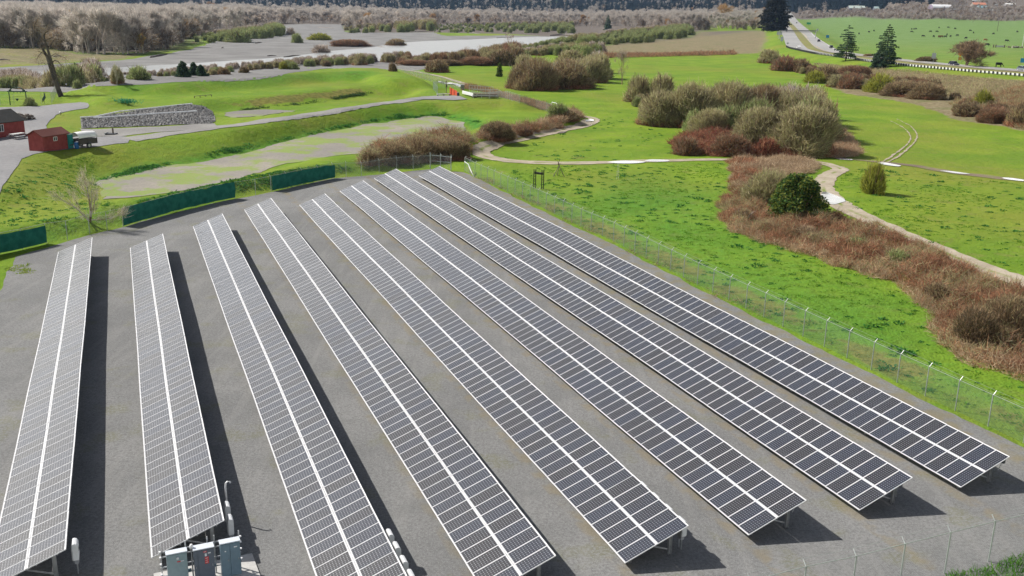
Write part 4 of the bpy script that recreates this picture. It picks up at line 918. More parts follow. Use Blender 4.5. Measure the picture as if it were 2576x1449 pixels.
clumps('weed_clumps', 'yellow green weeds sprouting through the gravel of the yard', [(ye, .22), (ye2, .78)], 200, .15, .38, [(.30, .36, .05), (.22, .33, .04)], 14, per=18, hgt=.1, wd=.04)
# near right corner bank of lush grass
rg0 = np.random.default_rng(3); kk = 9000; cp = [P(x, y)[:2] for x, y in [(2380, 1446), (2480, 1425), (2575, 1390), (2660, 1360), (2760, 1500), (2500, 1560), (2360, 1500)]]; A = np.array(cp); X = rg0.uniform(A[:, 0].min(), A[:, 0].max(), kk); Y = rg0.uniform(A[:, 1].min(), A[:, 1].max(), kk); k = sdf(cp, X, Y) < -.05; X, Y = X[k], Y[k]
V, F, C = strips(rg0, np.column_stack([X, Y, hz(X, Y)]), unit(rg0.normal(0, .4, (len(X), 3)) + [0, 0, 1]), rg0.uniform(.08, .28, len(X)), .03, pick(rg0, [(.09, .26, .02), (.14, .32, .03), (.06, .18, .02)], len(X)), .6)
tag(link('grass', mkmesh('grass', V, [F], [leaf_m], cols=C)), 'lush green grass in the near right corner outside the wire fence', 'grass', kind='stuff')

# ------------------------------------------------------------------ trees
def grow(rg, p, d, ln, r, depth, segs, tips, spread=.5, upw=.25, kids=3, shrink=.68):
    n = 2; q = p
    for i in range(n):
        d = unit(d + rg.normal(0, .13, 3) + [0, 0, upw * .25]); e = q + d * ln / n; r2 = r * (1 - .22); segs.append([*q, *e, r, r2]); q, r = e, r2
        if depth > 0 and i == 0 and rg.random() < .6:
            dd = unit(d + rg.normal(0, spread, 3)); grow(rg, q, dd, ln * shrink * .8, r * .5, depth - 1, segs, tips, spread, upw, kids, shrink)
    if depth == 0: tips.append((q, d)); return
    for j in range(kids):
        dd = unit(d + rg.normal(0, spread, 3) + [0, 0, upw * .3]); grow(rg, q, dd, ln * shrink * rg.uniform(.75, 1.1), r * .62, depth - 1, segs, tips, spread, upw, kids, shrink)
def bare_tree_parts(seed, H=12., trunk=.35, depth=3, twn=900, tw=.07, tl=1.2, pal=GREY, bark=GREY, forks=2, spread=.45, lean=(0, 0), thick=.16, kids=3):
    rg = np.random.default_rng(seed); segs, tips = [], []
    for f in range(forks):
        d = unit(np.array([lean[0], lean[1], 1.]) + np.append(rg.normal(0, .13 if forks > 1 else .03, 2), 0)); r = thick
        q = np.array([rg.normal(0, .15) * (forks > 1), rg.normal(0, .15) * (forks > 1), -.1]); top = H * trunk
        for i in range(3):
            d = unit(d + rg.normal(0, .05, 3)); e = q + d * top / 3; segs.append([*q, *e, r, r * .88]); q, r = e, r * .88
            if i > 0: grow(rg, q, unit(d + rg.normal(0, .6, 3)), H * .16, r * .4, 1, segs, tips, spread, .25, 2)
        for j in range(kids): grow(rg, q, unit(d + rg.normal(0, spread * .7, 3)), H * .27, r * .7, depth - 1, segs, tips, spread, .3, kids)
    T = np.array([t[0] for t in tips]); D = np.array([t[1] for t in tips]); i = rg.integers(0, len(T), twn)
    P0 = T[i] + rg.normal(0, H * .028, (twn, 3)) - D[i] * tl * .5; DD = unit(D[i] + rg.normal(0, .55, (twn, 3)) + [0, 0, .3])
    return limbs(segs, pick(rg, bark, len(segs))), strips(rg, P0, DD, tl * rg.uniform(.5, 1.3, twn), tw, pick(rg, pal, twn), .25)
def conifer_parts(seed, H=20., R0=4.5, layers=26, per=7, needles=46, gap=.25, pal=CONI, droop=.25, start=.12, nw=.30, tip_up=.0):
    rg = np.random.default_rng(seed); segs = [[0, 0, -.3, 0, 0, H * .5, H * .018, H * .012], [0, 0, H * .5, 0, 0, H * .98, H * .012, .03]]; PP_, DD_, WW_ = [], [], []
    for l in range(layers):
        f = l / (layers - 1); z = H * (start + (1 - start) * f * .97); R_ = R0 * (1 - f) ** .58 * rg.uniform(.8, 1.12) + .25
        if f < .15: R_ *= .75
        for b_ in range(per):
            if rg.random() < gap * .6: continue
            a = rg.uniform(0, 2 * math.pi); r_ = R_ * rg.uniform(.65, 1.15); dz = -droop * r_ * rg.uniform(.3, 1.2) + tip_up * r_
            e = np.array([r_ * math.cos(a), r_ * math.sin(a), z + dz]); s0 = np.array([0, 0, z]); segs.append([*s0, *e, .05 * H / 20 + .02, .015])
            k = max(6, int(needles * r_ / R0)); t = rg.uniform(.12, 1.02, k) ** .75; side = np.array([-math.sin(a), math.cos(a), 0]); wsp = .30 * r_ * (1.15 - t) + .12
            q = s0 + (e - s0) * t[:, None] + side * (rg.normal(0, .6, k) * wsp)[:, None] + np.array([0, 0, 1]) * rg.normal(0, .10, k)[:, None]
            PP_.append(q); DD_.append(unit((e - s0)[None] * .4 / max(r_, .3) + side * rg.normal(0, .7, k)[:, None] + [0, 0, -.35] + rg.normal(0, .2, (k, 3)))); WW_.append(np.full(k, nw * (.6 + .5 * (1 - f))))
    P0 = np.concatenate(PP_); D = np.concatenate(DD_); Wd = np.concatenate(WW_); n = len(P0)
    return limbs(segs, pick(rg, [(.07, .05, .04), (.10, .075, .055)], len(segs))), strips(rg, P0, D, Wd * 2.2, Wd, pick(rg, pal, n), .2, np.array([0, 0, -1.]))
def tree(name, parts, loc, label, cat='tree', group=None, scale=1., rz=0., crown='crown', cm=None, xy=None):
    e = empty(name, loc, rz, label, cat, group); e.scale = (xy or scale, xy or scale, scale)
    link('trunk', vmesh('trunk', [parts[0]], bark_m), e); link(crown, vmesh(crown, [parts[1]], cm or twig_m), e); return e
def place_tree(x0, x1, y0, y1, depth=0.): return box_place(x0, x1, y0, y1, depth)

# far wood: hundreds of look-alike bare trees, instanced as one mass
protos = bpy.data.collections.new('tree_sources')
def proto(name, parts, m, H=None):
    me = vmesh(name, parts, m)
    if H:
        co = np.zeros(len(me.vertices) * 3, np.float32); me.vertices.foreach_get('co', co); z = np.percentile(co[2::3], 99.5); me.vertices.foreach_set('co', co * H / z)
    return bpy.data.objects.new(name, me)
def scatter(name, label, pts, scales, objs, cat='woodland', seed=1, idx=None):
    rg = np.random.default_rng(seed); me = bpy.data.meshes.new(name); me.vertices.add(len(pts)); me.vertices.foreach_set('co', np.asarray(pts, np.float32).ravel())
    for nm, ty, v in (('sc', 'FLOAT', scales), ('rz', 'FLOAT', rg.uniform(0, 6.28, len(pts))), ('ix', 'INT', idx if idx is not None else rg.integers(0, len(objs), len(pts)))):
        a = me.attributes.new(nm, ty, 'POINT'); a.data.foreach_set('value', np.asarray(v, np.float32 if ty == 'FLOAT' else np.int32))
    col_ = bpy.data.collections.new(name + '_sources')
    for i, ob in enumerate(objs): ob.name = '%s_%02d' % (name, i); col_.objects.link(ob)
    o = link(name, me); ng = bpy.data.node_groups.new(name, 'GeometryNodeTree')
    ng.interface.new_socket('Geometry', in_out='INPUT', socket_type='NodeSocketGeometry'); ng.interface.new_socket('Geometry', in_out='OUTPUT', socket_type='NodeSocketGeometry')
    N_ = ng.nodes.new; gi, go = N_('NodeGroupInput'), N_('NodeGroupOutput'); ip = N_('GeometryNodeInstanceOnPoints'); ci = N_('GeometryNodeCollectionInfo'); ci.inputs['Collection'].default_value = col_
    ci.inputs['Separate Children'].default_value = True; ci.inputs['Reset Children'].default_value = True; ip.inputs['Pick Instance'].default_value = True
    def at_(nm, t): a = N_('GeometryNodeInputNamedAttribute'); a.data_type = t; a.inputs['Name'].default_value = nm; return a.outputs['Attribute']
    cx = N_('ShaderNodeCombineXYZ'); lk = ng.links.new; lk(at_('rz', 'FLOAT'), cx.inputs[2])
    lk(gi.outputs[0], ip.inputs['Points']); lk(ci.outputs[0], ip.inputs['Instance']); lk(at_('ix', 'INT'), ip.inputs['Instance Index']); lk(cx.outputs[0], ip.inputs['Rotation']); lk(at_('sc', 'FLOAT'), ip.inputs['Scale']); lk(ip.outputs[0], go.inputs[0])
    md = o.modifiers.new('scatter', 'NODES'); md.node_group = ng
    return tag(o, label, cat, kind='stuff')
def poly_scatter(edge_px, n, k0, k1, seed, pw=1.0, sp=None):
    """points from a visible front edge (pixels) backwards, at k0..k1 times its distance"""
    rg = np.random.default_rng(seed); E = np.array([G(x, y)[:2] for x, y in edge_px]); L_ = np.concatenate([[0], np.cumsum([abs(edge_px[i + 1][0] - edge_px[i][0]) + .1 for i in range(len(E) - 1)])])
    t = rg.uniform(0, L_[-1], n); ex = np.stack([np.interp(t, L_, E[:, c_]) for c_ in (0, 1)], 1); k = k0 + (k1 - k0) * rg.uniform(0, 1, n) ** pw
    q = ex * k[:, None]; return np.column_stack([q, hz(q[:, 0], q[:, 1])]), k
fp = [proto('t', bare_tree_parts(100 + i, 13, .30, 3, 1100, .10, 1.5, GREY + PALEG, PALEG + GREY, 2 if i % 2 else 1, .38, kids=3, thick=.2), far_m, 17) for i in range(4)]
fp += [proto('t', bare_tree_parts(130, 9, .15, 2, 1300, .12, 1.4, BROWN + GREY, GREY, 3, .5), far_m, 11)]
ORN = proto('t', bare_tree_parts(140, 12, .25, 3, 1500, .13, 1.3, ORNG, GREY, 2, .4), far_m, 15)
edgeL = [(-300, 118), (-100, 116), (0, 120), (130, 124), (225, 138), (330, 136), (420, 127), (470, 100), (520, 84), (600, 72), (650, 64)]
pts, k = poly_scatter(edgeL, 3600, 1.0, 3.6, 1, 1.25); rgx = np.random.default_rng(8)
ix = np.where(rgx.random(len(pts)) < .045, 5, rgx.integers(0, 5, len(pts)))
scatter('bare_woodland', 'wide grey leafless wood across the river at the upper left', pts, rgx.uniform(.75, 1.25, len(pts)) * np.clip(1.05, 0, 2), fp + [ORN], idx=ix)
mk2 = lambda o: bpy.data.objects.new('t', o.data)
edgeC = [(640, 62), (760, 59), (858, 60), (880, 74), (980, 66), (1093, 62), (1200, 60), (1290, 62), (1400, 66), (1500, 68), (1600, 72), (1700, 76), (1800, 76), (1925, 74)]
pts, k = poly_scatter(edgeC, 4200, 1.0, 2.7, 2, 1.15)
scatter('bare_woodland', 'pale grey leafless wood stretching behind the gravel bar in the middle distance', pts, rgx.uniform(.7, 1.2, len(pts)), [mk2(o) for o in fp[:5]] + [mk2(ORN)], idx=np.where(rgx.random(len(pts)) < .02, 5, rgx.integers(0, 5, len(pts))))
edgeR = [(2010, 46), (2100, 45), (2200, 47), (2300, 50), (2400, 51), (2575, 53), (2750, 55)]
pts, k = poly_scatter(edgeR, 1300, 1.0, 1.22, 3, 1.0)
scatter('bare_woodland', 'low grey scrub and bare trees behind the cattle pasture', pts, rgx.uniform(.28, .58, len(pts)), [mk2(o) for o in fp[:5]], idx=np.where(rgx.random(len(pts)) < .6, 4, rgx.integers(0, 5, len(pts))))
pts, k = poly_scatter([(2335, 50), (2400, 51), (2575, 53), (2750, 55)], 900, 1.25, 2.1, 46, 1.0)
scatter('bare_woodland', 'grey bare scrub on the slope round the farm buildings', pts, rgx.uniform(.3, .6, len(pts)), [mk2(o) for o in fp[:5]], idx=np.where(rgx.random(len(pts)) < .7, 4, rgx.integers(0, 5, len(pts))))
# willow thickets on the gravel bar
wl = [bpy.data.objects.new('t', get_shrub('spring', i)) for i in (0, 1)] + [bpy.data.objects.new('t', get_shrub('olive', 0)), bpy.data.objects.new('t', get_shrub('grey', 0))]
def thicket(name, label, edge, n, k1, s0, s1, seed, w=(.35, .35, .15, .15)):
    pts, k = poly_scatter(edge, n, 1.0, k1, seed); r_ = np.random.default_rng(seed); return scatter(name, label, pts, r_.uniform(s0 * .55, s1 * 1.1, n), [mk2(o) for o in wl], 'thicket', idx=r_.choice(4, n, p=w))
bk_ = [bpy.data.objects.new('t', get_shrub(k_, 0)) for k_ in ('brown', 'dark', 'red', 'olive')]
def hedge(name, label, edge, n, k1, s0, s1, seed):
    pts, k = poly_scatter(edge, n, 1.0, k1, seed); r_ = np.random.default_rng(seed); return scatter(name, label, pts, r_.uniform(s0, s1, n), [mk2(o) for o in bk_], 'hedge')
hedge('hedge_thicket', 'mixed brown and dark green hedge between the far meadow and the river', [(1000, 166), (1060, 164), (1130, 163), (1200, 161), (1270, 164), (1300, 166)], 130, 1.22, 4.0, 8.0, 51)
hedge('hedge_thicket', 'brown scrub joining the bushes of the highway hedgerow', [(1930, 160), (2000, 182), (2080, 206), (2150, 222), (2250, 238), (2350, 246)], 130, 1.10, 2.5, 4.6, 52)
hedge('hedge_thicket', 'brown scrub on the right bank above the meadow', [(2400, 285), (2480, 305), (2575, 322), (2680, 345)], 90, 1.14, 2.0, 3.6, 53)
thicket('willow_thicket', 'low olive scrub filling in round the large central willow clump', [(1585, 262), (1640, 300), (1720, 330), (1800, 335), (1900, 330), (2000, 330), (2060, 370)], 60, 1.22, 5.0, 8.5, 54, (.05, .05, .75, .15))
thicket('willow_thicket', 'low olive scrub filling in round the brown willow clump', [(1290, 218), (1380, 222), (1470, 215), (1510, 200)], 34, 1.16, 5.0, 9, 55, (.05, .05, .7, .2))
thicket('willow_thicket', 'grey brown willow thicket at the back edge of the gravel bar', [(866, 84), (960, 83), (1040, 82), (1093, 82)], 130, 1.5, 7, 12, 31, (.1, .1, .3, .5))
thicket('willow_thicket', 'light green willow thicket along the far river bank, middle of the picture', [(1093, 82), (1180, 84), (1290, 84), (1440, 86)], 260, 1.6, 5, 9, 32, (.4, .3, .1, .2))
thicket('willow_thicket', 'olive green willow thicket in front of the tan field', [(1440, 112), (1500, 116), (1560, 112), (1650, 106), (1735, 96)], 260, 1.55, 5, 9, 33)
thicket('willow_thicket', 'green willow thicket at the left end of the gravel bar', [(490, 108), (530, 108), (600, 104), (660, 98), (705, 92)], 110, 1.25, 6, 10, 34)
thicket('willow_thicket', 'scrubby willows behind the river bend near the brown hedge', [(1290, 132), (1350, 125), (1430, 120), (1500, 122)], 70, 1.18, 5, 8, 35, (.3, .2, .4, .1))
thicket('riverside_scrub', 'grey leafless scrub along the near river bank at the far left', [(-80, 224), (0, 222), (60, 224), (130, 220), (190, 216), (240, 208)], 190, 1.13, 3.5, 7, 36, (.03, .02, .25, .7))
thicket('riverside_scrub', 'thin bare bushes along the near river bank behind the levee', [(240, 207), (350, 198), (500, 188), (640, 178), (760, 168), (900, 163), (1000, 158)], 230, 1.07, 2.0, 4.4, 37, (.06, .06, .13, .75))
thicket('willow_thicket', 'pale scrub between the river and the brown willow clump', [(1270, 150), (1330, 150), (1400, 140), (1500, 150), (1515, 160)], 60, 1.15, 4.5, 7.5, 38, (.2, .1, .5, .2))
# far conifer hills
cp = [proto('t', conifer_parts(300 + i, 24, 5.0, 14, 6, 9, .1, [(.012, .030, .030), (.018, .040, .036), (.010, .022, .028)], nw=.9), far_m) for i in range(3)]
rg = np.random.default_rng(11); n = 5200; az = np.radians(rg.uniform(-33, 36, n)); rr = np.where(np.degrees(az) > 18, np.where(np.degrees(az) > 23.3, rg.uniform(2650, 3400, n), rg.uniform(2450, 3200, n)), rg.uniform(2480, 3600, n)); X, Y = rr * np.sin(az), rr * np.cos(az)
scatter('conifer_forest', 'dark blue green conifer forest covering the far hills', np.column_stack([X, Y, hz(X, Y) - 1]), rg.uniform(.8, 1.4, n), cp, 'forest')
pts, k = poly_scatter([(2012, 40), (2060, 42), (2110, 40)], 120, 1.05, 1.4, 44)
scatter('conifer_grove', 'dark conifers to the right of where the highway vanishes', pts, rg.uniform(.7, 1.2, 120), [mk2(o) for o in cp], 'conifers')
pts, k = poly_scatter([(2030, 30), (2150, 21), (2300, 22), (2345, 22)], 220, 1.04, 1.3, 45)
scatter('conifer_grove', 'dark conifer belt rising behind the farm sheds', pts, rg.uniform(.8, 1.2, 220), [mk2(o) for o in cp], 'conifers')

# single trees
def conifer(x0, x1, y0, y1, label, seed, **k):
    p, w_, h_ = place_tree(x0, x1, y0, y1); k.setdefault('layers', 26); kw = dict(H=h_, R0=w_ * .52); kw.update(k)
    return tree('conifer', conifer_parts(seed, **kw), tuple(p), label, 'conifer', cm=leaf_m)
conifer(2095, 2158, 62, 153, 'layered conifer by the guardrail, left of the highway pair', 401, layers=15, per=8, needles=60, gap=.25, start=.16, nw=.30, droop=.10)
conifer(2195, 2256, 60, 168, 'taller layered conifer by the guardrail, right of the highway pair', 402, layers=19, per=8, needles=60, gap=.2, start=.10, nw=.30, droop=.10)
conifer(2186, 2230, 123, 172, 'short bushy conifer at the foot of the taller highway conifer', 403, layers=12, per=10, needles=60, gap=.0, start=.02, nw=.34)
conifer(1905, 1990, -34, 78, 'massive dark conifer left of the highway, cut by the top of the picture', 404, layers=34, per=14, needles=60, gap=0, start=.04, nw=.8, droop=.05, pal=[(.016, .022, .020), (.025, .030, .024), (.035, .034, .026)])
conifer(1518, 1540, 38, 73, 'lone dark pyramid conifer in the middle of the grey wood', 405, layers=14, per=9, needles=26, gap=0, start=.02, nw=.6)
conifer(1347, 1362, 42, 62, 'small dark conifer left of the lone pyramid one in the grey wood', 406, layers=9, per=7, needles=16, gap=0, start=.02, nw=.7)
conifer(176, 210, 158, 206, 'dark green conifer beside the tall dead tree on the river bank', 407, layers=18, per=9, needles=50, gap=0, start=.1, nw=.32, pal=EVER + CONI)
conifer(447, 474, 154, 194, 'dark cone shaped conifer at the river edge of the levee', 408, layers=15, per=9, needles=40, gap=0, start=.03, nw=.30)
conifer(478, 498, 157, 190, 'slim conifer next to the cone shaped one behind the levee', 409, layers=14, per=8, needles=36, gap=0, start=.03, nw=.28)
conifer(494, 518, 163, 192, 'squat dark conifer, third of the bunch behind the levee', 410, layers=10, per=9, needles=36, gap=0, start=.02, nw=.30)
conifer(1249, 1263, 158, 193, 'small narrow dark green tree alone on the meadow by the far track', 411, layers=12, per=8, needles=30, gap=0, start=.05, nw=.22, pal=EVER + LIME[3:])
for i, (a, b_, c_, d_, lab, kd) in enumerate([
    (600, 627, 164, 184, 'round dark green bush on the levee crest by the river', 'dark'), (522, 547, 171, 189, 'olive grey bush behind the levee, right of the small conifers', 'olive'), (545, 577, 166, 188, 'brown bush next to the olive grey one behind the levee', 'brown'),
    (700, 725, 150, 175, 'olive bush on the river bank, left of a dark green one', 'lime'), (722, 752, 152, 175, 'grey green bush on the river bank beside the olive one', 'spring'), (810, 833, 148, 168, 'dark bush leaning over the river bank behind the levee', 'dark'),
    (885, 925, 128, 165, 'yellow brown willow on the near bank by the wide bend of the river', 'olive'), (975, 998, 152, 180, 'dark green shrub at the start of the long fence', 'dark'),
    (1072, 1131, 144, 183, 'isolated rounded brown shrub on the meadow beyond the fence', 'brown'), (1155, 1240, 138, 165, 'dark red brown hedge clump left of the river view', 'red'), (1230, 1300, 118, 166, 'dark green and rust hedge clump below the river', 'dark'),
    (1000, 1080, 148, 166, 'low red brown hedge near the head of the levee', 'red'), (1075, 1160, 146, 166, 'low dark hedge between the red hedge and the river', 'dark'), (1290, 1345, 128, 178, 'olive bush behind the big brown willow clump', 'olive'),
    (1275, 1340, 150, 225, 'left shoulder of the big brown willow clump by the far meadow', 'rust'), (1300, 1400, 130, 228, 'tall middle willow of the brown clump on the far meadow', 'rust'), (1370, 1480, 136, 224, 'right hand willow of the brown clump on the far meadow', 'rust'),
    (1440, 1522, 134, 208, 'greener willow at the right end of the brown clump', 'olive'), (1395, 1470, 116, 175, 'olive willow standing behind the brown clump', 'olive'),
    (1570, 1640, 176, 258, 'leftmost rounded willow of the large central clump', 'olive'), (1625, 1700, 172, 262, 'tall pale willow second from the left of the central clump', 'olive'), (1605, 1720, 215, 318, 'grey olive willow at the near left of the central clump', 'olive'),
    (1680, 1800, 188, 322, 'large olive willow in the middle of the central clump', 'olive'), (1770, 1890, 186, 320, 'dark shaded willow right of the middle in the central clump', 'olive'), (1860, 1960, 196, 318, 'rusty willow at the back right of the central clump', 'rust'),
    (1930, 2015, 206, 300, 'grey brown willow at the back corner of the central clump', 'grey'), (1740, 1830, 262, 340, 'low olive willow at the near foot of the central clump', 'olive'), (1840, 1960, 250, 382, 'grey willow leaning over the brambles in the central clump', 'olive'),
    (1940, 2092, 245, 392, 'biggest dark willow at the near right end of the central clump', 'olive'), (1790, 1880, 326, 394, 'low brown bush at the near edge of the central clump', 'red'), (1890, 1960, 338, 396, 'crimson twigged bush at the near edge of the central clump', 'crim'),
    (1690, 1760, 335, 392, 'red brown bush at the left tip of the bramble foot', 'red'),
    (905, 960, 378, 420, 'reddish bush leaning on the far fence behind the sixth row', 'brown'), (950, 1030, 350, 414, 'wide brown bush behind the far fence', 'brown'), (1020, 1100, 335, 408, 'highest brown bush of the bank behind the far fence', 'brown'), (1085, 1180, 340, 404, 'brown bush at the right end of the bank behind the far fence', 'brown'),
    (1210, 1290, 296, 356, 'rounded brown bush inside the bend of the track', 'brown'), (1290, 1345, 312, 345, 'low red brown bush along the track bend', 'red'), (1400, 1460, 274, 308, 'dark brown bush at the tip of the bramble strip by the puddle', 'brown'),
    (1372, 1435, 252, 300, 'green shrub growing through the pale gate frame', 'spring'),
    (1872, 1982, 412, 528, 'big olive yellow willow behind the dark evergreen bush', 'olive'),
    (2164, 2224, 393, 490, 'lone upright olive bush in the right meadow, its shadow to the right', 'lime'),
    (2395, 2500, 755, 880, 'green brown bush in the brambles near the right edge', 'dark'), (2470, 2600, 725, 860, 'dark bush in the brambles cut by the right edge of the picture', 'brown'), (2510, 2590, 742, 800, 'green bush top above the right edge brambles', 'spring'),
    (2215, 2290, 622, 672, 'low olive green shrub poking out of the long bramble thicket', 'spring'), (1990, 2060, 560, 610, 'straw coloured shrub below the dark evergreen bush', 'tan'), (1835, 1900, 520, 566, 'rusty shrub at the left tip of the long bramble thicket', 'rust'),
    (2320, 2390, 705, 760, 'brown shrub rising from the long bramble thicket', 'brown'), (2120, 2190, 590, 640, 'green shrub in the middle of the long bramble thicket', 'spring'),
    (1905, 1965, 118, 160, 'green brown bush at the left start of the highway hedgerow', 'olive'), (1940, 2010, 134, 180, 'dark red bush, second in the highway hedgerow', 'red'), (1990, 2040, 142, 180, 'pale brown bush, third in the highway hedgerow', 'brown'),
    (2022, 2080, 172, 210, 'yellow green bush at the near side of the highway hedgerow', 'lime'), (2050, 2110, 158, 205, 'brown bush behind the yellow green one in the hedgerow', 'brown'), (2078, 2130, 182, 220, 'olive bush in the middle of the highway hedgerow', 'olive'),
    (2105, 2175, 178, 224, 'red brown bush before the bright yellow willow', 'red'), (2110, 2190, 158, 200, 'reddish bush under the left highway conifer', 'red'), (2175, 2250, 176, 234, 'bright yellow green willow in the highway hedgerow', 'lime'),
    (2225, 2320, 196, 244, 'dark brown bush right of the yellow willow', 'brown'), (2290, 2370, 200, 250, 'wide dark bush at the right end of the hedgerow', 'brown'), (2385, 2415, 228, 252, 'small lone bush past the end of the hedgerow', 'dark'),
    (2445, 2495, 218, 272, 'small yellow green willow on the bank at the right', 'lime'), (2400, 2470, 252, 294, 'brown bush below the small yellow willow', 'brown'), (2460, 2540, 262, 310, 'dark brown bush on the right bank above the meadow', 'red'), (2530, 2600, 250, 322, 'dark bush cut by the right edge on the highway bank', 'brown'),
    (2305, 2360, 139, 156, 'low dark bush across the highway behind the pale road sign', 'dark'), (2170, 2200, 134, 143, 'low brown scrub along the far verge between the conifers', 'brown'),
    (62, 92, 240, 268, 'leaning grey green bush beside the garden arbor', 'spring'), (30, 55, 186, 224, 'bright green bush among the grey scrub at the far left', 'spring'), (182, 206, 196, 224, 'green brown bush under the dark conifer by the dead tree', 'spring'), (280, 312, 160, 212, 'grey green bush on the bank left of the levee', 'olive'), (320, 378, 158, 202, 'airy green willow on the river bank behind the levee', 'spring'),
    (565, 640, 66, 108, 'light green willow mound at the left tip of the gravel bar', 'spring'), (730, 762, 78, 109, 'round green willow island on the gravel bar', 'spring'), (775, 835, 80, 102, 'yellowish willow row on the gravel bar', 'lime'), (785, 830, 108, 134, 'dark grey bush at the edge of the gravel bar', 'grey'),
    (835, 925, 96, 118, 'rust coloured low willow on the gravel bar', 'red'), (970, 1020, 95, 116, 'orange brown brush beside the river bend', 'rust'), (720, 742, 66, 88, 'grey bush on the upper gravel bar', 'grey'),
    ]): shrub(kd, a, b_, c_, d_, lab)

# evergreen bush by the track
p, w_, h_ = box_place(1935, 2070, 443, 562); rg = np.random.default_rng(9); N1 = 15000
lb = 60; lc = unit(rg.normal(0, 1, (lb, 3))) * rg.uniform(.55, 1, (lb, 1)); lc[:, 2] = np.abs(lc[:, 2]) * 1.0; k = rg.integers(0, lb, N1); d = unit(rg.normal(0, 1, (N1, 3))); Q = lc[k] * [.36, .36, .68] + d * rg.uniform(.6, 1, (N1, 1)) * [.13, .13, .15]; Q[:, 2] += .12; Q = Q[Q[:, 2] > 0.02]
Q[:, :2] *= (1.15 - .45 * Q[:, 2:] ** 1.5)
ev = leaves(rg, Q, .045, pick(rg, EVER + [(.20, .21, .04)], len(Q)), .8)
segs = [[0, 0, 0, *(np.array(q) * [.5, .5, .6]), .02, .01] for q in lc[:14]]
e = tree('evergreen_bush', (limbs(segs, np.array(BROWN[1])), ev), tuple(p), 'dense dark green leafy bush standing in the brambles by the track bend', 'bush', scale=h_ * 1.25, xy=w_ * 1.24, crown='foliage', cm=leaf_m)

def bare(x0, x1, y0, y1, label, seed, name='bare_tree', **k):
    p, w_, h_ = place_tree(x0, x1, y0, y1); kw = dict(H=h_, twn=1500, tw=.05, tl=h_ * .1, thick=h_ * .016); kw.update(k)
    pr = bare_tree_parts(seed, **kw); V = np.concatenate([pr[0][0], pr[1][0]]); xs = np.percentile(np.hypot(V[:, 0], V[:, 1]), 96) * 2; zt = np.percentile(V[:, 2], 99.5)
    e = tree(name, pr, tuple(p), label, 'tree', scale=h_ / zt, xy=w_ / xs); return e
bare(1546, 1582, 122, 214, 'narrow leafless tree left of the central willow clump', 501, twn=1400, bark=BROWN[1:], pal=BROWN + GREY, depth=3, spread=.5, tw=.04)
bare(2378, 2482, 103, 166, 'broad rounded bare tree behind the orange road sign', 502, twn=4500, tw=.09, pal=BROWN + [(.22, .17, .13)], bark=BROWN, forks=4, trunk=.12, spread=.55, kids=3)
bare(1262, 1298, 78, 128, 'slender leafless tree standing before the river, tallest there', 503, twn=500, tw=.06, bark=BROWN + GREY, pal=BROWN + GREY)
bare(1300, 1320, 104, 130, 'thin pale sapling in front of the river by the tall slender tree', 504, twn=300, tw=.05)
bare(1160, 1186, 116, 148, 'thin grey tree at the near river edge, left of the hedges', 505, twn=400, tw=.06)
bare(1192, 1215, 112, 146, 'pale thin tree next to the grey one at the river edge', 506, twn=300, tw=.05)
bare(262, 276, 160, 200, 'bare stick like tree on the bank right of the dead tree', 507, twn=200, tw=.04)
bare(282, 306, 158, 214, 'leaning bare shrub tree on the near river bank', 508, twn=500, tw=.05, pal=SPRING + GREY)
bare(1800, 1860, 10, 66, 'orange leaved tree standing out in the grey wood beside the highway', 509, twn=3000, tw=.22, pal=ORNG, tl=1.6, forks=2)
BUDS = ['amber budding tree highest in the middle of the grey wood', 'yellow orange budding tree right of the middle of the grey wood', 'small orange budding tree above the two low yellow ones', 'lowest yellow green budding tree at the front of the grey wood', 'golden budding tree at the front right of the grey wood', 'broad dull orange budding tree behind the tall dead tree']
for i, (a, b_, c_, d_) in enumerate([(225, 250, 40, 70), (270, 305, 62, 100), (300, 332, 48, 80), (350, 372, 85, 118), (385, 420, 72, 105), (105, 160, 45, 75)]):
    bare(a, b_, c_, d_ + 18, BUDS[i], 520 + i, twn=1500, tw=.20, pal=ORNG + LIME[:1], tl=1.4, name='budding_tree')['group'] = 'budding trees in the wood'
# small bare tree by the pond with forked limbs
def sketch(px, base, seed, jit=.25):
    """limbs given as pixel polylines with radii, in a plane through the base"""
    rg = np.random.default_rng(seed); m_ = mpp(base); right = np.array([RT[0], RT[1], 0]); right /= np.linalg.norm(right); dep = np.array([-right[1], right[0], 0]); b0 = px[0][0]; segs = []; tips = []
    for pl in px:
        y_ = rg.normal(0, jit * (0 if pl is px[0] else 1)); prev = None
        for i, (x, y, r) in enumerate(pl):
            q = right * (x - b0[0]) * m_ + np.array([0, 0, (b0[1] - y) * m_ * 1.03]) + dep * y_ * i * .35
            if prev is not None: segs.append([*prev[0], *q, prev[1], r * 1.]); tips.append((q, unit(q - prev[0])))
            prev = (q, r)
    return segs, tips
bp = G(226, 558)
pl = [[(226, 558, .13), (229, 545, .12), (231, 530, .10), (230, 500, .07), (227, 470, .04), (222, 445, .02)], [(226, 557, .11), (218, 545, .09), (204, 525, .07), (190, 512, .05), (172, 500, .03), (160, 492, .015)], [(229, 545, .08), (236, 530, .06), (242, 510, .04), (248, 488, .02)], [(231, 530, .06), (238, 495, .03), (240, 465, .015)], [(204, 525, .05), (196, 505, .03), (190, 490, .012)], [(229, 553, .07), (245, 553, .05), (275, 549, .04), (300, 540, .03), (308, 535, .02)], [(230, 500, .04), (222, 480, .02), (218, 460, .01)]]
segs, tips = sketch(pl, bp, 3); rg = np.random.default_rng(6); T = np.array([t[0] for t in tips[2:]]); D = np.array([t[1] for t in tips[2:]]); i = rg.integers(0, len(T), 1500)
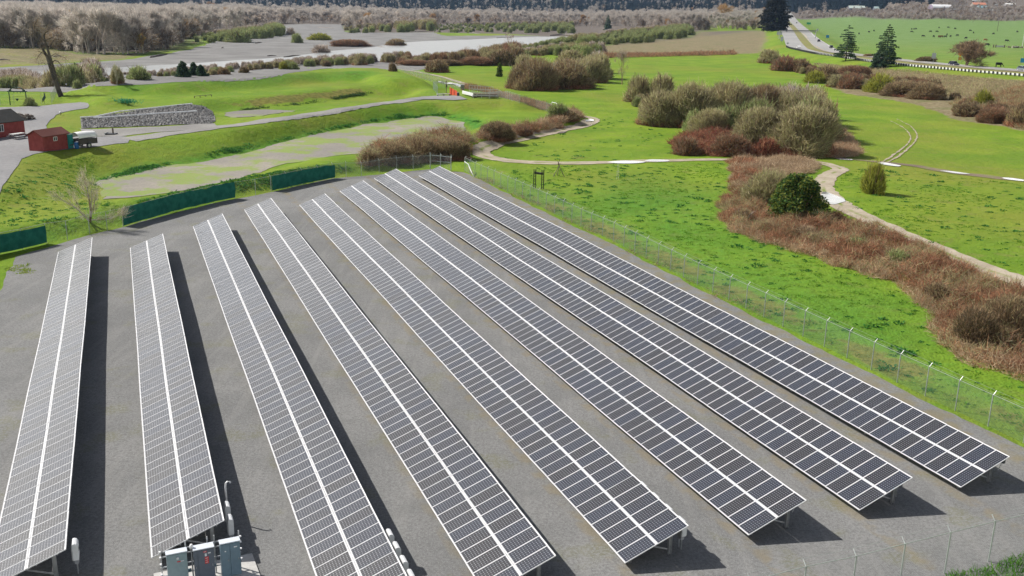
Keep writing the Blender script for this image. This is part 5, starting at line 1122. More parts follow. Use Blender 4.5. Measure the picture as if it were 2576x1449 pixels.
tw = strips(rg, T[i] + rg.normal(0, .22, (1500, 3)), unit(D[i] + rg.normal(0, .45, (1500, 3)) + [0, 0, .35]), rg.uniform(.4, 1.1, 1500), .018, pick(rg, GREY + OLIVE, 1500), .2)
tree('bare_tree', (limbs(segs, pick(rg, GREY[2:] + BROWN[1:2], len(segs)), 6), tw), tuple(bp), 'small leafless forked tree behind the back fence at the left', 'tree')
# tall dead tree
bp = G(154, 243)
pl = [[(155, 244, .55), (150, 228, .5), (144, 205, .46), (139, 185, .40), (134, 165, .34), (130, 148, .28), (124, 136, .25), (117, 122, .22), (111, 106, .19), (108, 92, .15), (107, 80, .11), (111, 72, .07), (117, 66, .03)],
      [(150, 228, .34), (147, 200, .33), (143, 175, .31), (138, 150, .28), (134, 128, .24), (130, 112, .20), (130, 100, .16), (136, 92, .10), (142, 90, .05)],
      [(130, 112, .12), (139, 108, .10), (146, 104, .07), (152, 108, .05), (160, 110, .03)], [(134, 128, .10), (143, 122, .08), (150, 112, .06), (156, 106, .03)], [(143, 162, .12), (150, 158, .10), (160, 160, .08), (168, 168, .05), (176, 176, .02)],
      [(124, 136, .09), (116, 142, .07), (108, 150, .05), (104, 158, .02)], [(111, 106, .09), (104, 96, .06), (100, 90, .03)], [(108, 92, .07), (117, 88, .06), (124, 94, .03)], [(130, 148, .08), (120, 140, .06), (110, 136, .03)],
      [(139, 185, .09), (150, 192, .06), (160, 200, .03)], [(117, 122, .07), (126, 116, .05), (128, 104, .03)], [(138, 150, .08), (150, 142, .06), (162, 148, .04), (170, 152, .02)], [(107, 80, .06), (116, 80, .05), (120, 84, .02)], [(134, 165, .07), (124, 168, .05), (116, 162, .02)]]
segs, tips = sketch(pl, bp, 4, .5); T = np.array([t[0] for t in tips[9:]]); D = np.array([t[1] for t in tips[9:]]); i = rg.integers(0, len(T), 1300)
tw = strips(rg, T[i] + rg.normal(0, .5, (1300, 3)), unit(D[i] + rg.normal(0, .8, (1300, 3)) + [0, 0, -.1]), rg.uniform(.5, 1.6, 1300), .035, pick(rg, BROWN[1:] + GREY[2:3], 1300), .3)
DARKB = [(.085, .070, .065), (.12, .10, .09), (.06, .05, .048)]
e = tree('dead_tree', (limbs(segs, pick(rg, DARKB, len(segs)), 7), tw), tuple(bp), 'tall dead double trunked tree leaning left by the river, with broken limbs', 'tree', crown='twigs')

# ------------------------------------------------------------------ buildings and yard things on the left
red_wall = NT('red_board_siding', .75, .25); wv = red_wall.N('ShaderNodeTexWave'); wv.inputs['Scale'].default_value = 3.2; wv.bands_direction = 'X'; tco = red_wall.N('ShaderNodeTexCoord'); red_wall.L(tco.outputs['Object'], wv.inputs['Vector'])
red_wall.color(red_wall.mix(red_wall.step(red_wall.noise(2, 4), .3, .7), (.215, .040, .036), (.27, .058, .05))); red_wall.bump(wv.outputs[0], .3, .02)
dark_roof = gravel_generic('dark_shingles', (.045, .045, .043), (.065, .064, .06), 3.); red_roof = gravel_generic('red_shingles', (.16, .065, .055), (.21, .09, .075), 3.)
trim = plain('window_trim', (.62, .63, .62), .5); pane_m = plain('window_pane', (.03, .035, .045), .08, 0, .6)
def gable_house(name, p, ang, w_, d_, hw, hr, label, wall, roof, cat, windows=(), over=.25, doors=()):
    """w_ along the ridge, d_ across; origin at the front left corner, front faces -y"""
    e = empty(name, tuple(p), ang, label, cat); m = MB()
    m.prism([(0, -.3), (d_, -.3), (d_, hw), (d_ / 2, hr), (0, hw)], 0, w_, axis=((0, 0, 0), (0, 1, 0), (0, 0, 1), (1, 0, 0))); m.build('wall', wall, e)
    m = MB(); th = .09; sl = math.atan2(hr - hw, d_ / 2)
    for s in (0, 1):
        y0, z0 = (-over, hw - over * math.tan(sl)) if s == 0 else (d_ + over, hw - over * math.tan(sl)); y1, z1 = d_ / 2, hr
        m.prism([(y0, z0 + .02), (y1, z1 + .02), (y1, z1 + th + .02), (y0, z0 + th + .02)], -over, w_ + over, axis=((0, 0, 0), (0, 1, 0), (0, 0, 1), (1, 0, 0)))
    m.build('roof', roof, e)
    for (x, z, ww, hh) in windows:
        f = MB(); f.box((x, -.03, z + hh / 2), (ww, .05, .07)); f.box((x, -.03, z - hh / 2), (ww, .05, .07))
        for dx in (-ww / 2, 0, ww / 2): f.box((x + dx, -.032, z), (.06, .056, hh))
        fo = f.build('window', trim, e); MB().box((x, -.012, z), (ww - .05, .02, hh - .05)).build('pane', pane_m, fo)
    for (x, ww, hh) in doors:
        d0 = MB().box((x, -.03, hh / 2), (ww, .05, hh)).build('door', trim, e); MB().box((x + ww * .35, -.07, hh / 2), (.04, .05, .1)).build('handle', galv, d0)
    return e
A_, B_ = G(-70, 357), G(64, 338); v_ = B_ - A_; ang = math.atan2(v_[1], v_[0]); w_ = math.hypot(v_[0], v_[1])
gable_house('house', (A_[0], A_[1], gz(A_[0], A_[1]) + .05), ang, w_, 5.2, 2.15, 3.55, 'red boarded building with a dark shingle roof, cut by the left edge', red_wall.m, dark_roof, 'building', [(w_ * .55, 1.35, .8, 1.0), (w_ * .2, 1.35, .8, 1.0)])
A_, B_ = G(111, 382), G(174.4, 374.2); v_ = B_ - A_; ang = math.atan2(v_[1], v_[0]); w_ = math.hypot(v_[0], v_[1])
gable_house('shed', (A_[0], A_[1], gz(A_[0], A_[1]) + .03), ang, w_, 2.5, 2.0, 2.65, 'small red shed with a rust red roof standing alone on the asphalt', red_wall.m, red_roof, 'shed', [(w_ * .48, 1.45, .6, .5)])
# portable toilet
q = G(181, 374); teal = plain('teal_plastic', (.02, .23, .21), .4, 0, .4, .06)
e = empty('portable_toilet', tuple(q), ang, 'teal portable toilet beside the small red shed', 'toilet')
MB().box((0, .4, .95), (.75, .8, 1.9)).build('cabin', teal, e); m = MB(); m.prism([(-.4, 0), (.4, 0), (.36, .12), (.2, .2), (-.2, .2), (-.36, .12)], -.42, .42, axis=((0, .4, 1.9), (1, 0, 0), (0, 0, 1), (0, 1, 0))); m.build('roof', plain('toilet_roof', (.45, .6, .6), .5), e)
d0 = MB().box((0, -.012, .92), (.58, .025, 1.7)).build('door', teal, e); MB().box((.2, -.04, .95), (.06, .03, .12)).build('handle', dark_plastic, d0)
q = G(193.5, 374); blue = plain('blue_plastic', (.02, .12, .32), .4)
e = empty('barrel', tuple(q), 0, 'blue barrel on the grass edge between toilet and cart', 'barrel')
MB().tube([(0, 0, 0), (0, 0, .04), (0, 0, .28), (0, 0, .31), (0, 0, .58), (0, 0, .61), (0, 0, .86), (0, 0, .9)], [.27, .30, .31, .33, .33, .31, .30, .27], 16).build('body', blue, e, smooth=True); MB().tube([(0, 0, .88), (0, 0, .92)], .24, 16).build('lid', plain('barrel_lid', (.55, .6, .65), .5), e)
q = G(186.5, 371); MBp = MB().box((0, 0, .35), (.06, .9, .7)); 
# covered cart: arched white tarp over a trailer
q = G(214, 371); e = empty('covered_trailer', tuple(q), ang - .25, 'small trailer with an arched white tarp cover, parked by the blue barrel', 'trailer'); e.scale = (1.12, 1.12, 1.2); tarp = plain('white_tarp', (.78, .78, .77), .7, 0, .3, .03, 2); frame_d = plain('trailer_frame', (.06, .05, .045), .6)
n_ = 12; arc = [(.85 * math.cos(math.pi * i / n_), 1.25 + .62 * math.sin(math.pi * i / n_)) for i in range(n_ + 1)]; m = MB(); V = []; 
for y in (-1.25, -.4, .45, 1.25):
    for (x, z) in arc: V.append((x, y, z - .05 * (abs(y) > 1)))
F = [(r * (n_ + 1) + i, r * (n_ + 1) + i + 1, (r + 1) * (n_ + 1) + i + 1, (r + 1) * (n_ + 1) + i) for r in range(3) for i in range(n_)]
V = np.array(V); V2 = V * [.985, 1, .985]; F = np.array(F); link('tarp_cover', mkmesh('tarp_cover', np.concatenate([V, V2]) @ np.array([[0, 1, 0], [-1, 0, 0], [0, 0, 1]]).T, [np.concatenate([F[:, ::-1], F + len(V)])], [tarp], smooth=True), e)
m = MB(); m.box((0, 0, .52), (2.5, 1.6, .1)); m.box((0, .78, .8), (2.5, .05, .5)); m.box((0, -.78, .8), (2.5, .05, .5)); m.box((1.23, 0, .8), (.05, 1.5, .5)); m.bar((-1.25, 0, .5), (-2.0, 0, .45), .08)
for x in (-1.2, 0, 1.2):
    for y in (-.82, .82): m.box((x, y, .9), (.05, .05, .8))
m.build('chassis', frame_d, e)
for y in (-.88, .88):
    wh = MB().tube([(0, y - .08, .32), (0, y + .08, .32)], .32, 18).build('wheel', dark_plastic, e); MB().tube([(0, y - .09, .32), (0, y + .09, .32)], .16, 12).build('rim', galv, wh)
m = MB().box((.3, 0, .82), (1.5, 1.2, .5)).box((-.7, .2, .75), (.4, .7, .35)); m.build('cargo', plain('dark_cargo', (.05, .045, .05), .7), e)
# picnic table and fire pit
wood_p = plain('pale_wood', (.60, .60, .58), .7); wood_d = plain('dark_wood', (.12, .09, .07), .8)
q = G(44, 349); e = empty('picnic_table', tuple(q), ang, 'white topped picnic table in front of the red building', 'picnic table'); MB().box((0, 0, .74), (2.2, .8, .06)).build('tabletop', wood_p, e)
for y in (-.75, .75): MB().box((0, y, .44), (2.2, .28, .05)).build('bench', wood_p, e)
for x in (-.8, .8):
    m = MB(); m.bar((x, -.3, .71), (x, -.65, 0), .07); m.bar((x, .3, .71), (x, .65, 0), .07); m.box((x, 0, .38), (.06, 1.7, .08)); m.build('leg', wood_d, e)
q = G(280, 339); e = empty('fire_pit', tuple(q), 0, 'dark square pit cover with an upright pipe on the gravel strip', 'pit cover'); MB().box((0, 0, .12), (1.5, 1.2, .24)).build('cover', dark_plastic, e); MB().box((-.75, 0, .2), (.1, 1.3, .3)).build('curb', wood_p, e); MB().tube([(.2, .2, .2), (.2, .2, 1.0)], .12, 10).build('pipe', wood_d, e)
# firewood / stone stack behind the building
rg = np.random.default_rng(21); m = MB(); A_, B_ = G(-60, 292), G(72, 303); 
for i in range(420):
    t = rg.uniform(0, 1); u_ = rg.uniform(-1, 1) * 1.2; c_ = A_ + (B_ - A_) * t; z = gz(c_[0], c_[1]) + rg.uniform(.1, 1.1) * (1 - abs(u_) / 2.6); an = rg.uniform(0, 3.14); M_ = Matrix.Rotation(an, 3, 'Z') @ Matrix.Rotation(rg.normal(0, .3), 3, 'Y')
    m.box((c_[0] + u_ * .3, c_[1] + u_ * 1.3, z), (rg.uniform(.35, .8), rg.uniform(.18, .35), rg.uniform(.15, .3)), M_, m=int(rg.integers(0, 2)))
tag(m.build('stone_stack', [plain('pale_stone', (.42, .40, .36), .9), plain('brown_stone', (.16, .13, .11), .9)]), 'long heap of stacked pale stones behind the red building', 'stone heap', kind='stuff')
# garden arbor
q = G(47, 265); e = empty('arbor', tuple(q), .05, 'dark green garden arbor with a curved roof at the far left', 'arbor'); dg = plain('dark_green_paint', (.012, .05, .035), .6); m_ = mpp(q)
for x in (-1.55, 1.55): MB().tube([(x, 0, 0), (x, 0, 2.6)], .09, 8).build('post', dg, e)
m = MB(); m.box((0, 0, 2.6), (3.6, .5, .16)); n_ = 10
for i in range(n_): 
    a0, a1 = math.pi * i / n_, math.pi * (i + 1) / n_; m.bar((1.3 * math.cos(a0), 0, 2.65 + .75 * math.sin(a0)), (1.3 * math.cos(a1), 0, 2.65 + .75 * math.sin(a1)), .5, .07)
for x in (-.6, 0, .6): m.box((x, 0, 2.45), (.06, .1, .3))
m.build('roof', dg, e); MB().tube([(-.15, 0, .85), (-.15, 0, 1.25)], [.12, .3], 10).build('bell', dg, e)
m = MB(); m.bar((-1.5, 0, 1.15), (1.5, 0, 1.15), .04); m.bar((-1.5, 0, 1.5), (1.5, 0, 1.75), .04); m.build('rail', dg, e)
fence([tuple(G(x, y)[:2]) for x, y in [(-70, 266), (0, 265), (60, 264), (118, 262), (130, 261)]] , 'low garden fence either side of the arbor', faint_link, step=2.4, h=2.0, arms=False, out=1)
fence([tuple(G(x, y)[:2]) for x, y in [(130, 261), (136, 250), (144, 232)]], 'grey blue fence panel running back towards the dead tree', grey_link, step=3, h=2.0, arms=False)
q = G(112, 262); e = empty('banner', tuple(q), .3, 'dark teal folded banner hanging on the garden fence', 'banner'); MB().tube([(0, 0, 0), (.1, 0, 2.3)], .03, 6).build('pole', dg, e); m = MB(); m.prism([(-.3, .3), (.15, .9), (.35, 1.2), (.25, 2.3), (.05, 1.6), (-.35, .95)], -.03, .03, axis=((0, 0, 0), (1, 0, 0), (0, 0, 1), (0, 1, 0))); m.build('cloth', plain('teal_cloth', (.02, .06, .06), .8), e)
q = G(153, 290); e = empty('bollard', tuple(q), 0, 'short white topped bollard on the grass inside the road bend', 'bollard'); MB().tube([(0, 0, 0), (0, 0, .45)], .06, 8).build('post', wood_d, e); MB().tube([(0, 0, .42), (0, 0, .5), (0, 0, .62), (0, 0, .68)], [.15, .22, .2, .05], 12).build('cap', WHITE, e, smooth=True)
q = G(167, 219); e = empty('bollard', tuple(q), 0, 'tiny white topped post behind the dead tree', 'bollard'); MB().tube([(0, 0, 0), (0, 0, .6)], .06, 8).build('post', wood_d, e); MB().tube([(0, 0, .55), (0, 0, .85)], .18, 10).build('cap', WHITE, e)
# pipes over the rock bed, rocks, bench
def pipe(px, label, r=.12, lift=.42):
    pts = [G(x, y) + [0, 0, lift] for x, y in px]; m = MB().tube(pts, r, 8); tag(m.build('drain_pipe', WHITE), label, 'pipe', 'white pipes on the rock bed')
pipe([(202, 301.5), (240, 299.5), (300, 286), (350, 281), (420, 273), (483, 266)], 'white pipe along the upper edge of the rock bed'); pipe([(236, 302), (260, 301.5), (320, 297), (400, 291), (495, 285)], 'white pipe crossing the middle of the rock bed')
rg = np.random.default_rng(31); poly = GP(bed_px); A = np.array(poly); n = 3600; X = rg.uniform(A[:, 0].min(), A[:, 0].max(), n * 3); Y = rg.uniform(A[:, 1].min(), A[:, 1].max(), n * 3); k = sdf(poly, X, Y) < -.2; X, Y = X[k][:n], Y[k][:n]; n = len(X)
oc = np.array([(1, 0, 0), (0, 1, 0), (-1, 0, 0), (0, -1, 0), (0, 0, 1), (0, 0, -.6)]); s = rg.uniform(.09, .25, (n, 1, 1)) * rg.uniform(.6, 1.2, (n, 1, 3)); V = oc[None] * s + rg.normal(0, .04, (n, 6, 3)) + np.column_stack([X, Y, hz(X, Y) + .12])[:, None]
of = np.array([(0, 1, 4), (1, 2, 4), (2, 3, 4), (3, 0, 4), (1, 0, 5), (2, 1, 5), (3, 2, 5), (0, 3, 5)]); F = (np.arange(n) * 6)[:, None, None] + of[None]
tag(link('rocks', mkmesh('rocks', V.reshape(-1, 3), [F.reshape(-1, 3)], [veg('rock', trans=0)], cols=np.repeat(pick(rg, [(.26, .255, .25), (.20, .195, .19), (.31, .30, .29), (.14, .135, .13)], n), 6, 0))), 'grey rubble rocks covering the pipe bed', 'rocks', kind='stuff')
a_, b_ = G(489, 247), G(532, 243); m = MB(); e = empty('bench', tuple(a_), 0, 'long low weathered rail on the grass above the rock bed', 'rail'); L_ = b_ - a_
MB().bar((0, 0, .4), tuple(L_ + [0, 0, .4]), .22, .08).build('rail', wood_d, e)
for t in (0, .33, .66, 1): MB().box(tuple(L_ * t + [0, 0, .2]), (.12, .12, .4)).build('post', wood_d, e)
q = G(318, 260); rgq = np.random.default_rng(2); V, F, C = leaves(rgq, q + rgq.normal(0, 1, (500, 3)) * [1.1, .5, .25] + [0, 0, .4], .3, pick(rgq, [(.04, .22, .12), (.06, .28, .14)], 500)); tag(link('shrub', mkmesh('shrub', V, [F], [leaf_m], cols=C)), 'blue green leafy clump on the grass between mound and rock bed', 'shrub')
# corral: stored frames, gate, orange mesh
def panelframe(p0, p1, h, name, label, m, slats=3, post=.09, group=None, mat2=None, cat='frame'):
    p0, p1 = np.array(p0), np.array(p1); e = empty(name, tuple(p0), 0, label, cat, group); L_ = p1 - p0; mb = MB(); k = max(2, int(np.linalg.norm(L_) / 1.6))
    for i in range(slats): z = h * (i + 1) / slats; mb.bar((0, 0, z), tuple(L_ + [0, 0, z]), post)
    mb.build('rails', m, e); 
    for i in range(k + 1): q = L_ * i / k; MB().bar(tuple(q), tuple(q + [0, 0, h]), post).build('post', m, e)
    return e
frm = plain('weathered_alu', (.48, .48, .47), .5); 
panelframe(G(1180, 240), G(1240, 243), 2.3, 'metal_frame', 'pale railing frame at the back of the stored frames by the gravel pad', frm, 3)
panelframe(G(1190, 248), G(1252, 248.5), 2.0, 'metal_frame', 'long railing frame at the front of the stored frames by the gravel pad', frm, 3)
panelframe(G(1228, 247), G(1256, 243), 1.3, 'metal_frame', 'short angled railing frame at the right end of the stored frames', frm, 4)
e = empty('pipe_stack', tuple(G(1185, 246)), 0, 'stack of long white pipes lying beside the orange mesh', 'pipe stack'); q0 = G(1185, 246); A_, B_ = G(1163, 239) - q0, G(1190, 246) - q0
for i in range(7): z = .2 + .25 * (i // 3); o_ = np.array([.35 * (i % 3), -.1, z + .2]); MB().tube([A_ + o_, B_ + o_], .11, 7).build('pipe', WHITE, e)
m = MB(); q0 = G(1220, 247); e = empty('deck_stack', tuple(q0), 0, 'dark low stack of decking under the stored metal frames', 'decking stack')
for i in range(3): MB().box((0, .6, .25 + .3 * i), (6.2 - .5 * i, 1.8, .14), Matrix.Rotation(-.1, 3, 'Z')).build('board', wood_d if i != 1 else frm, e)
orange = plain('orange_mesh', (.62, .09, .035), .7)
a_, b_ = G(1131, 240), G(1150, 242); e = empty('barrier_mesh', tuple(a_), 0, 'bright orange barrier mesh beside the gravel pad', 'barrier mesh'); L_ = b_ - a_; V = []; 
for i in range(9):
    for j in range(4): t = i / 8; V.append(L_ * t + np.array([0, -.15 * math.sin(i * 1.9), .1 + (1.75 - .75 * t + .12 * math.sin(i * 2.2)) * j / 3]))
F = [(i * 4 + j, (i + 1) * 4 + j, (i + 1) * 4 + j + 1, i * 4 + j + 1) for i in range(8) for j in range(3)]; V = np.array(V); F = np.array(F); link('mesh_sheet', mkmesh('mesh_sheet', np.concatenate([V, V + [0, .03, 0]]), [np.concatenate([F, F[:, ::-1] + len(V)])], [orange]), e)
for t in (0, .5, 1): MB().bar(tuple(L_ * t), tuple(L_ * t + [0, 0, 1.9 - .75 * t]), .05).build('post', wood_d, e)
fence([tuple(G(x, y)[:2]) for x, y in [(1101, 240), (1095, 232), (1089, 226), (1100, 222), (1122, 221)]], 'pale green chain link gate panels around the gravel pad', green_link, step=2.2, h=1.9, arms=False)
q = G(1122, 234); e = empty('pole', tuple(q), 0, 'dark post standing between the gate panels and the orange mesh', 'post'); MB().tube([(0, 0, 0), (0, 0, 2.9)], .10, 7).build('pole', wood_d, e); MB().box((.1, 0, 1.6), (.3, .2, .5)).build('box', dark_plastic, e)
a_, b_ = G(1099, 241), G(1133, 240); e = empty('barrier', tuple(a_), 0, 'low white barrier bar in front of the gate panels', 'barrier'); MB().bar((0, 0, .35), tuple(b_ - a_ + [0, 0, .35]), .25, .2).build('bar', WHITE, e)
for t in (.05, .5, .95): MB().box(tuple((b_ - a_) * t + [0, 0, .12]), (.3, .5, .24)).build('foot', dark_plastic, e)
q = G(1152, 242); e = empty('barrel', tuple(q), 0, 'small dark barrel at the right foot of the orange mesh', 'barrel'); MB().tube([(0, 0, 0), (0, 0, .05), (0, 0, .4), (0, 0, .8), (0, 0, .85)], [.26, .29, .3, .29, .26], 12).build('body', dark_plastic, e, smooth=True); MB().tube([(0, 0, .82), (0, 0, .88)], .2, 12).build('lid', wood_p, e)
a_, b_ = G(1159, 241), G(1141, 241.5)
q = G(1163, 226); e = empty('utility_box', tuple(q), 0, 'square grey post box where the long fence ends', 'utility box'); MB().box((0, 0, .65), (.9, .9, 1.3)).build('housing', plain('box_grey', (.16, .17, .17), .6), e); MB().box((0, 0, 1.33), (1.0, 1.0, .06)).build('lid', frm, e)
fence([tuple(G(x, y)[:2]) for x, y in [(1000, 177), (1033, 189), (1070, 201), (1111, 213), (1135, 219), (1161, 226)]], 'long chain link fence down the flank of the levee beside the worn path', grey_link, step=4.5, h=2.1, arms=False)
fence([tuple(G(x, y)[:2]) for x, y in [(1255, 245), (1290, 256), (1320, 265), (1360, 275), (1388, 283)]], 'chain link fence overgrown with weeds, right of the stored frames', grey_link, step=4.0, h=1.8, arms=False)
e = empty('pipe_gate', tuple(G(1387, 284)), 0, 'bent pale pipe gate frame where the worn path meets the track', 'gate frame'); q0 = G(1387, 284); pts = [G(1387, 284) - q0, G(1387, 284) - q0 + [0, 0, 2.2], G(1399, 288) - q0 + [0, 0, 2.3], G(1409, 291) - q0]
MB().tube(pts, .07, 7).build('pipe', WHITE, e); MB().tube([G(1399, 288) - q0, G(1399, 288) - q0 + [0, 0, 2.3]], .07, 7).build('post', WHITE, e)
# field structures by the solar yard
bl = plain('black_steel', (.028, .03, .022), .6)
a_, b_ = G(1344, 474), G(1364, 476); e = empty('h_frame', tuple(a_), 0, 'dark double legged steel frame standing on the meadow behind the fence', 'steel frame'); L_ = b_ - a_; m_ = mpp(a_); H_ = 46 * m_ * 1.05
for s in (0, 1):
    c_ = L_ * s
    for dx in (-.12, .12): MB().bar(tuple(c_ + [dx, 0, 0]), tuple(c_ + [dx, 0, H_]), .11).build('leg', bl, e)
    m = MB(); 
    for i in range(7): m.bar(tuple(c_ + [-.12, 0, H_ * (.08 + i * .13)]), tuple(c_ + [.12, 0, H_ * (.14 + i * .13)]), .035)
    m.build('lacing', bl, e)
MB().bar(tuple([0, 0, H_ * .82]), tuple(L_ + [0, 0, H_ * .80]), .2, .26).build('crossbar', bl, e)
q = G(1405, 445); e = empty('pole_tripod', tuple(q), 0, 'rough wooden tripod of tied poles with a bare stick on top', 'tripod'); m_ = mpp(q)
for dx, dy in ((-.75, 0), (.8, .15), (-.15, .9)): MB().tube([(dx, dy, 0), (0, 0, 28 * m_), (-dx * .25, -dy * .2, 34 * m_)], [.055, .045, .03], 6).build('leg', plain('grey_wood', (.20, .17, .14), .9), e)
MB().tube([(0, 0, 26 * m_), (-.1, 0, 36 * m_), (.15, 0, 46 * m_)], [.07, .05, .02], 6).build('stick', wood_d, e); MB().tube([(0, 0, 33 * m_), (-.35, 0, 42 * m_)], [.04, .02], 5).build('stick', wood_d, e)
q = G(1553, 452); e = empty('marker_pole', tuple(q), 0, 'faint pale double marker pole on the meadow near the puddles', 'marker pole'); m_ = mpp(q)
for dx in (-.12, .12): MB().tube([(dx, 0, 0), (dx * .6, 0, 42 * m_)], .018, 5).build('pole', frm, e)
MB().bar((-.25, 0, 20 * m_), (.25, 0, 20 * m_), .03).build('crossbar', frm, e)
# driftwood and rocks
LOGS = ['dark log pile at the river bend below the grey bush', 'pale log on the gravel tip beside the bend of the river', 'pale log at the foot of the far willow thicket, left one', 'dark root log at the foot of the far thicket', 'pale long log under the thicket, right of the dark root log',
        'dark long log on the upper gravel bar at the wood edge', 'dark low log at the upper left of the gravel bar', 'pale log lying on the upper gravel bar among small shrubs', 'dark log on the far bank by the end of the white river', 'pale log next to the dark one where the river vanishes',
        'dark brush log close to the water on the left gravel spit', 'dark twisted log on the gravel spit below the round willow', 'tiny dark stump by the river bend', 'tiny dark stump alone on the wide grey gravel', 'dark undercut log along the far bank at the right of the river',
        'dark log on the tan meadow at the far left edge', 'dark log on the tan meadow edge, pointing to the gravel', 'longest dark log on the cut bank between tan meadow and gravel', 'dark log at the left end of the gravel bar willows', 'small pale stump in front of the far thicket']
rg = np.random.default_rng(41); drf = plain('driftwood', (.30, .27, .24), .9); drd = plain('dark_driftwood', (.09, .075, .065), .9)
for i, (x0, y0, x1, y1, dk_) in enumerate([(135, 143, 155, 144, 1), (950, 119, 970, 121, 0), (1045, 81, 1075, 80, 0), (1130, 80, 1150, 81, 1), (1180, 84, 1205, 86, 0), (860, 64, 905, 61, 1), (700, 60, 740, 61, 1), (800, 70, 840, 72, 0), (1385, 90, 1420, 88, 1), (1415, 87, 1450, 89, 0), (672, 142, 695, 142, 1), (715, 146, 755, 141, 1), (1000, 116, 1006, 117, 1), (558, 122, 562, 121, 1), (1250, 97, 1290, 96, 1), (0, 151, 25, 153, 1), (320, 138, 365, 137, 1), (380, 146, 420, 138, 1), (643, 110, 658, 108, 1), (1090, 79, 1098, 80, 0)]):
    a_, b_ = G(x0, y0), G(x1, y1); mid = (a_ + b_) / 2; mid[2] += .5; rr_ = .012 * np.linalg.norm(b_ - a_) + .25
    e = MB().tube([a_ + [0, 0, .2], mid, b_ + [0, 0, .3]], [rr_, rr_ * .8, rr_ * .4], 6).build('drift_log', drd if dk_ else drf); tag(e, LOGS[i], 'log', 'drift logs on the river gravel')

# ------------------------------------------------------------------ highway furniture
def at_h(px, py, up=0.): 
    q = G(px, py); return np.array([q[0], q[1], gz(q[0], q[1]) + up])
gr = [at_h(x, y) for x, y in [(1978, 119), (1985, 122), (1992.5, 124), (2017, 129.5), (2050, 136.3), (2076, 140), (2102.5, 143.6), (2128, 148), (2155, 151.5), (2182.5, 156), (2235, 162), (2289, 168), (2336, 172.3), (2383, 176.5), (2430, 181), (2477.6, 185), (2526, 189), (2575, 193), (2640, 199), (2700, 205)]]
gp = smooth([g[:2] for g in gr], 8); q0 = np.array([*gp[0], gz(*gp[0])]); beam_m = plain('guardrail_beam', (.70, .71, .70), .5, 0, .4, .06); timber = plain('timber_block', (.045, .045, .045), .85)
e = empty('guardrail', tuple(q0), 0, 'long white guardrail with dark blocks following the highway curve', 'guardrail'); pts = walk(gp, 1.905); m = MB()
for a, b_ in zip(pts[:-1], pts[1:]): m.bar(np.array([*a, gz(*a) + .58]) - q0, np.array([*b_, gz(*b_) + .58]) - q0, .06, .62)
m.build('beam', beam_m, e)
pm = MB().box((0, 0, .45), (.42, .34, 1.0)).mesh('post', timber); rest = MB()
order = list(range(len(pts)))[::-1]
for c_, i in enumerate(order):
    p = pts[i]; j = min(i + 1, len(pts) - 1); d = pts[j] - pts[max(0, j - 1)]; an = math.atan2(d[1], d[0]); nrm = np.array([-d[1], d[0]]) / (np.linalg.norm(d) + 1e-9); 
    if np.dot(nrm, -p) < 0: nrm = -nrm
    pz = np.array([*(p + nrm * .22), gz(*p)]) - q0
    if c_ < 100: link('post', pm, e, tuple(pz), (0, 0, an))
    else: rest.box(pz + [0, 0, .45], (.42, .34, 1.0), Matrix.Rotation(an, 3, 'Z'))
if rest.n: rest.build('post', timber, e)['kind'] = 'stuff'

def car_parts(L_=4.6, Wd=1.8, H=1.5, kind='suv'):
    b_ = MB(); h0 = .32; body = [(-L_ / 2, h0), (L_ / 2, h0), (L_ / 2, h0 + .38), (L_ / 2 - .12, h0 + .52), (L_ * .24, h0 + .62), (-L_ / 2 + .05, h0 + .66)]
    cab = [(L_ * .24, h0 + .62), (L_ * .08, H), (-L_ * .34, H), (-L_ / 2 + .05, h0 + .66)]
    if kind == 'truck': cab = [(L_ * .24, h0 + .62), (L_ * .10, H), (-L_ * .08, H), (-L_ * .12, h0 + .64)]
    b_.prism(body, -Wd / 2, Wd / 2, axis=((0, 0, 0), (1, 0, 0), (0, 0, 1), (0, -1, 0))); b_.prism(cab, -Wd / 2 + .12, Wd / 2 - .12, axis=((0, 0, 0), (1, 0, 0), (0, 0, 1), (0, -1, 0)))
    g = MB(); s = [(cab[0][0] - .08, cab[0][1] + .05), (cab[1][0] - .05, H - .09), (cab[2][0] + .05, H - .09), (cab[3][0] + .15, cab[3][1] + .05)]
    g.prism(s, -Wd / 2 + .105, Wd / 2 - .105, axis=((0, 0, 0), (1, 0, 0), (0, 0, 1), (0, -1, 0)))
    dx, dz = cab[1][0] - cab[0][0], cab[1][1] - cab[0][1]; 
    g.bar((cab[0][0] + dx * .12 + .02, 0, cab[0][1] + dz * .12 + .02), (cab[0][0] + dx * .88 + .02, 0, cab[0][1] + dz * .88 + .02), Wd - .36, .03)
    return b_, g
def car(px, py, heading_pts, paint_, label, kind='suv', L_=4.6):
    q = at_h(px, py, .08); hp = np.array(heading_pts); i = int(np.argmin(np.hypot(*(hp - q[:2]).T))); j = min(i + 1, len(hp) - 1); d = hp[j] - hp[max(j - 2, 0)]; an = math.atan2(d[1], d[0])
    e = empty('car', tuple(q), an, label, 'truck' if kind == 'truck' else 'car', 'vehicles on the highway'); b_, g = car_parts(L_, 1.85, 1.62 if kind != 'truck' else 1.8, kind); b_.build('body', paint_, e); g.build('windows', pane_m, e)
    for x in (-L_ * .31, L_ * .31):
        for y in (-.85, .85): wh = MB().tube([(x, y - .1, .33), (x, y + .1, .33)], .33, 14).build('wheel', dark_plastic, e); MB().tube([(x, y - .11, .33), (x, y + .11, .33)], .18, 10).build('rim', alu, wh)
    for y in (-.65, .65): MB().box((L_ / 2 + .005, y, .66), (.03, .3, .14)).build('headlight', WHITE, e); MB().box((-L_ / 2 - .005, y, .72), (.03, .28, .14)).build('tail_light', red_m, e)
    return e
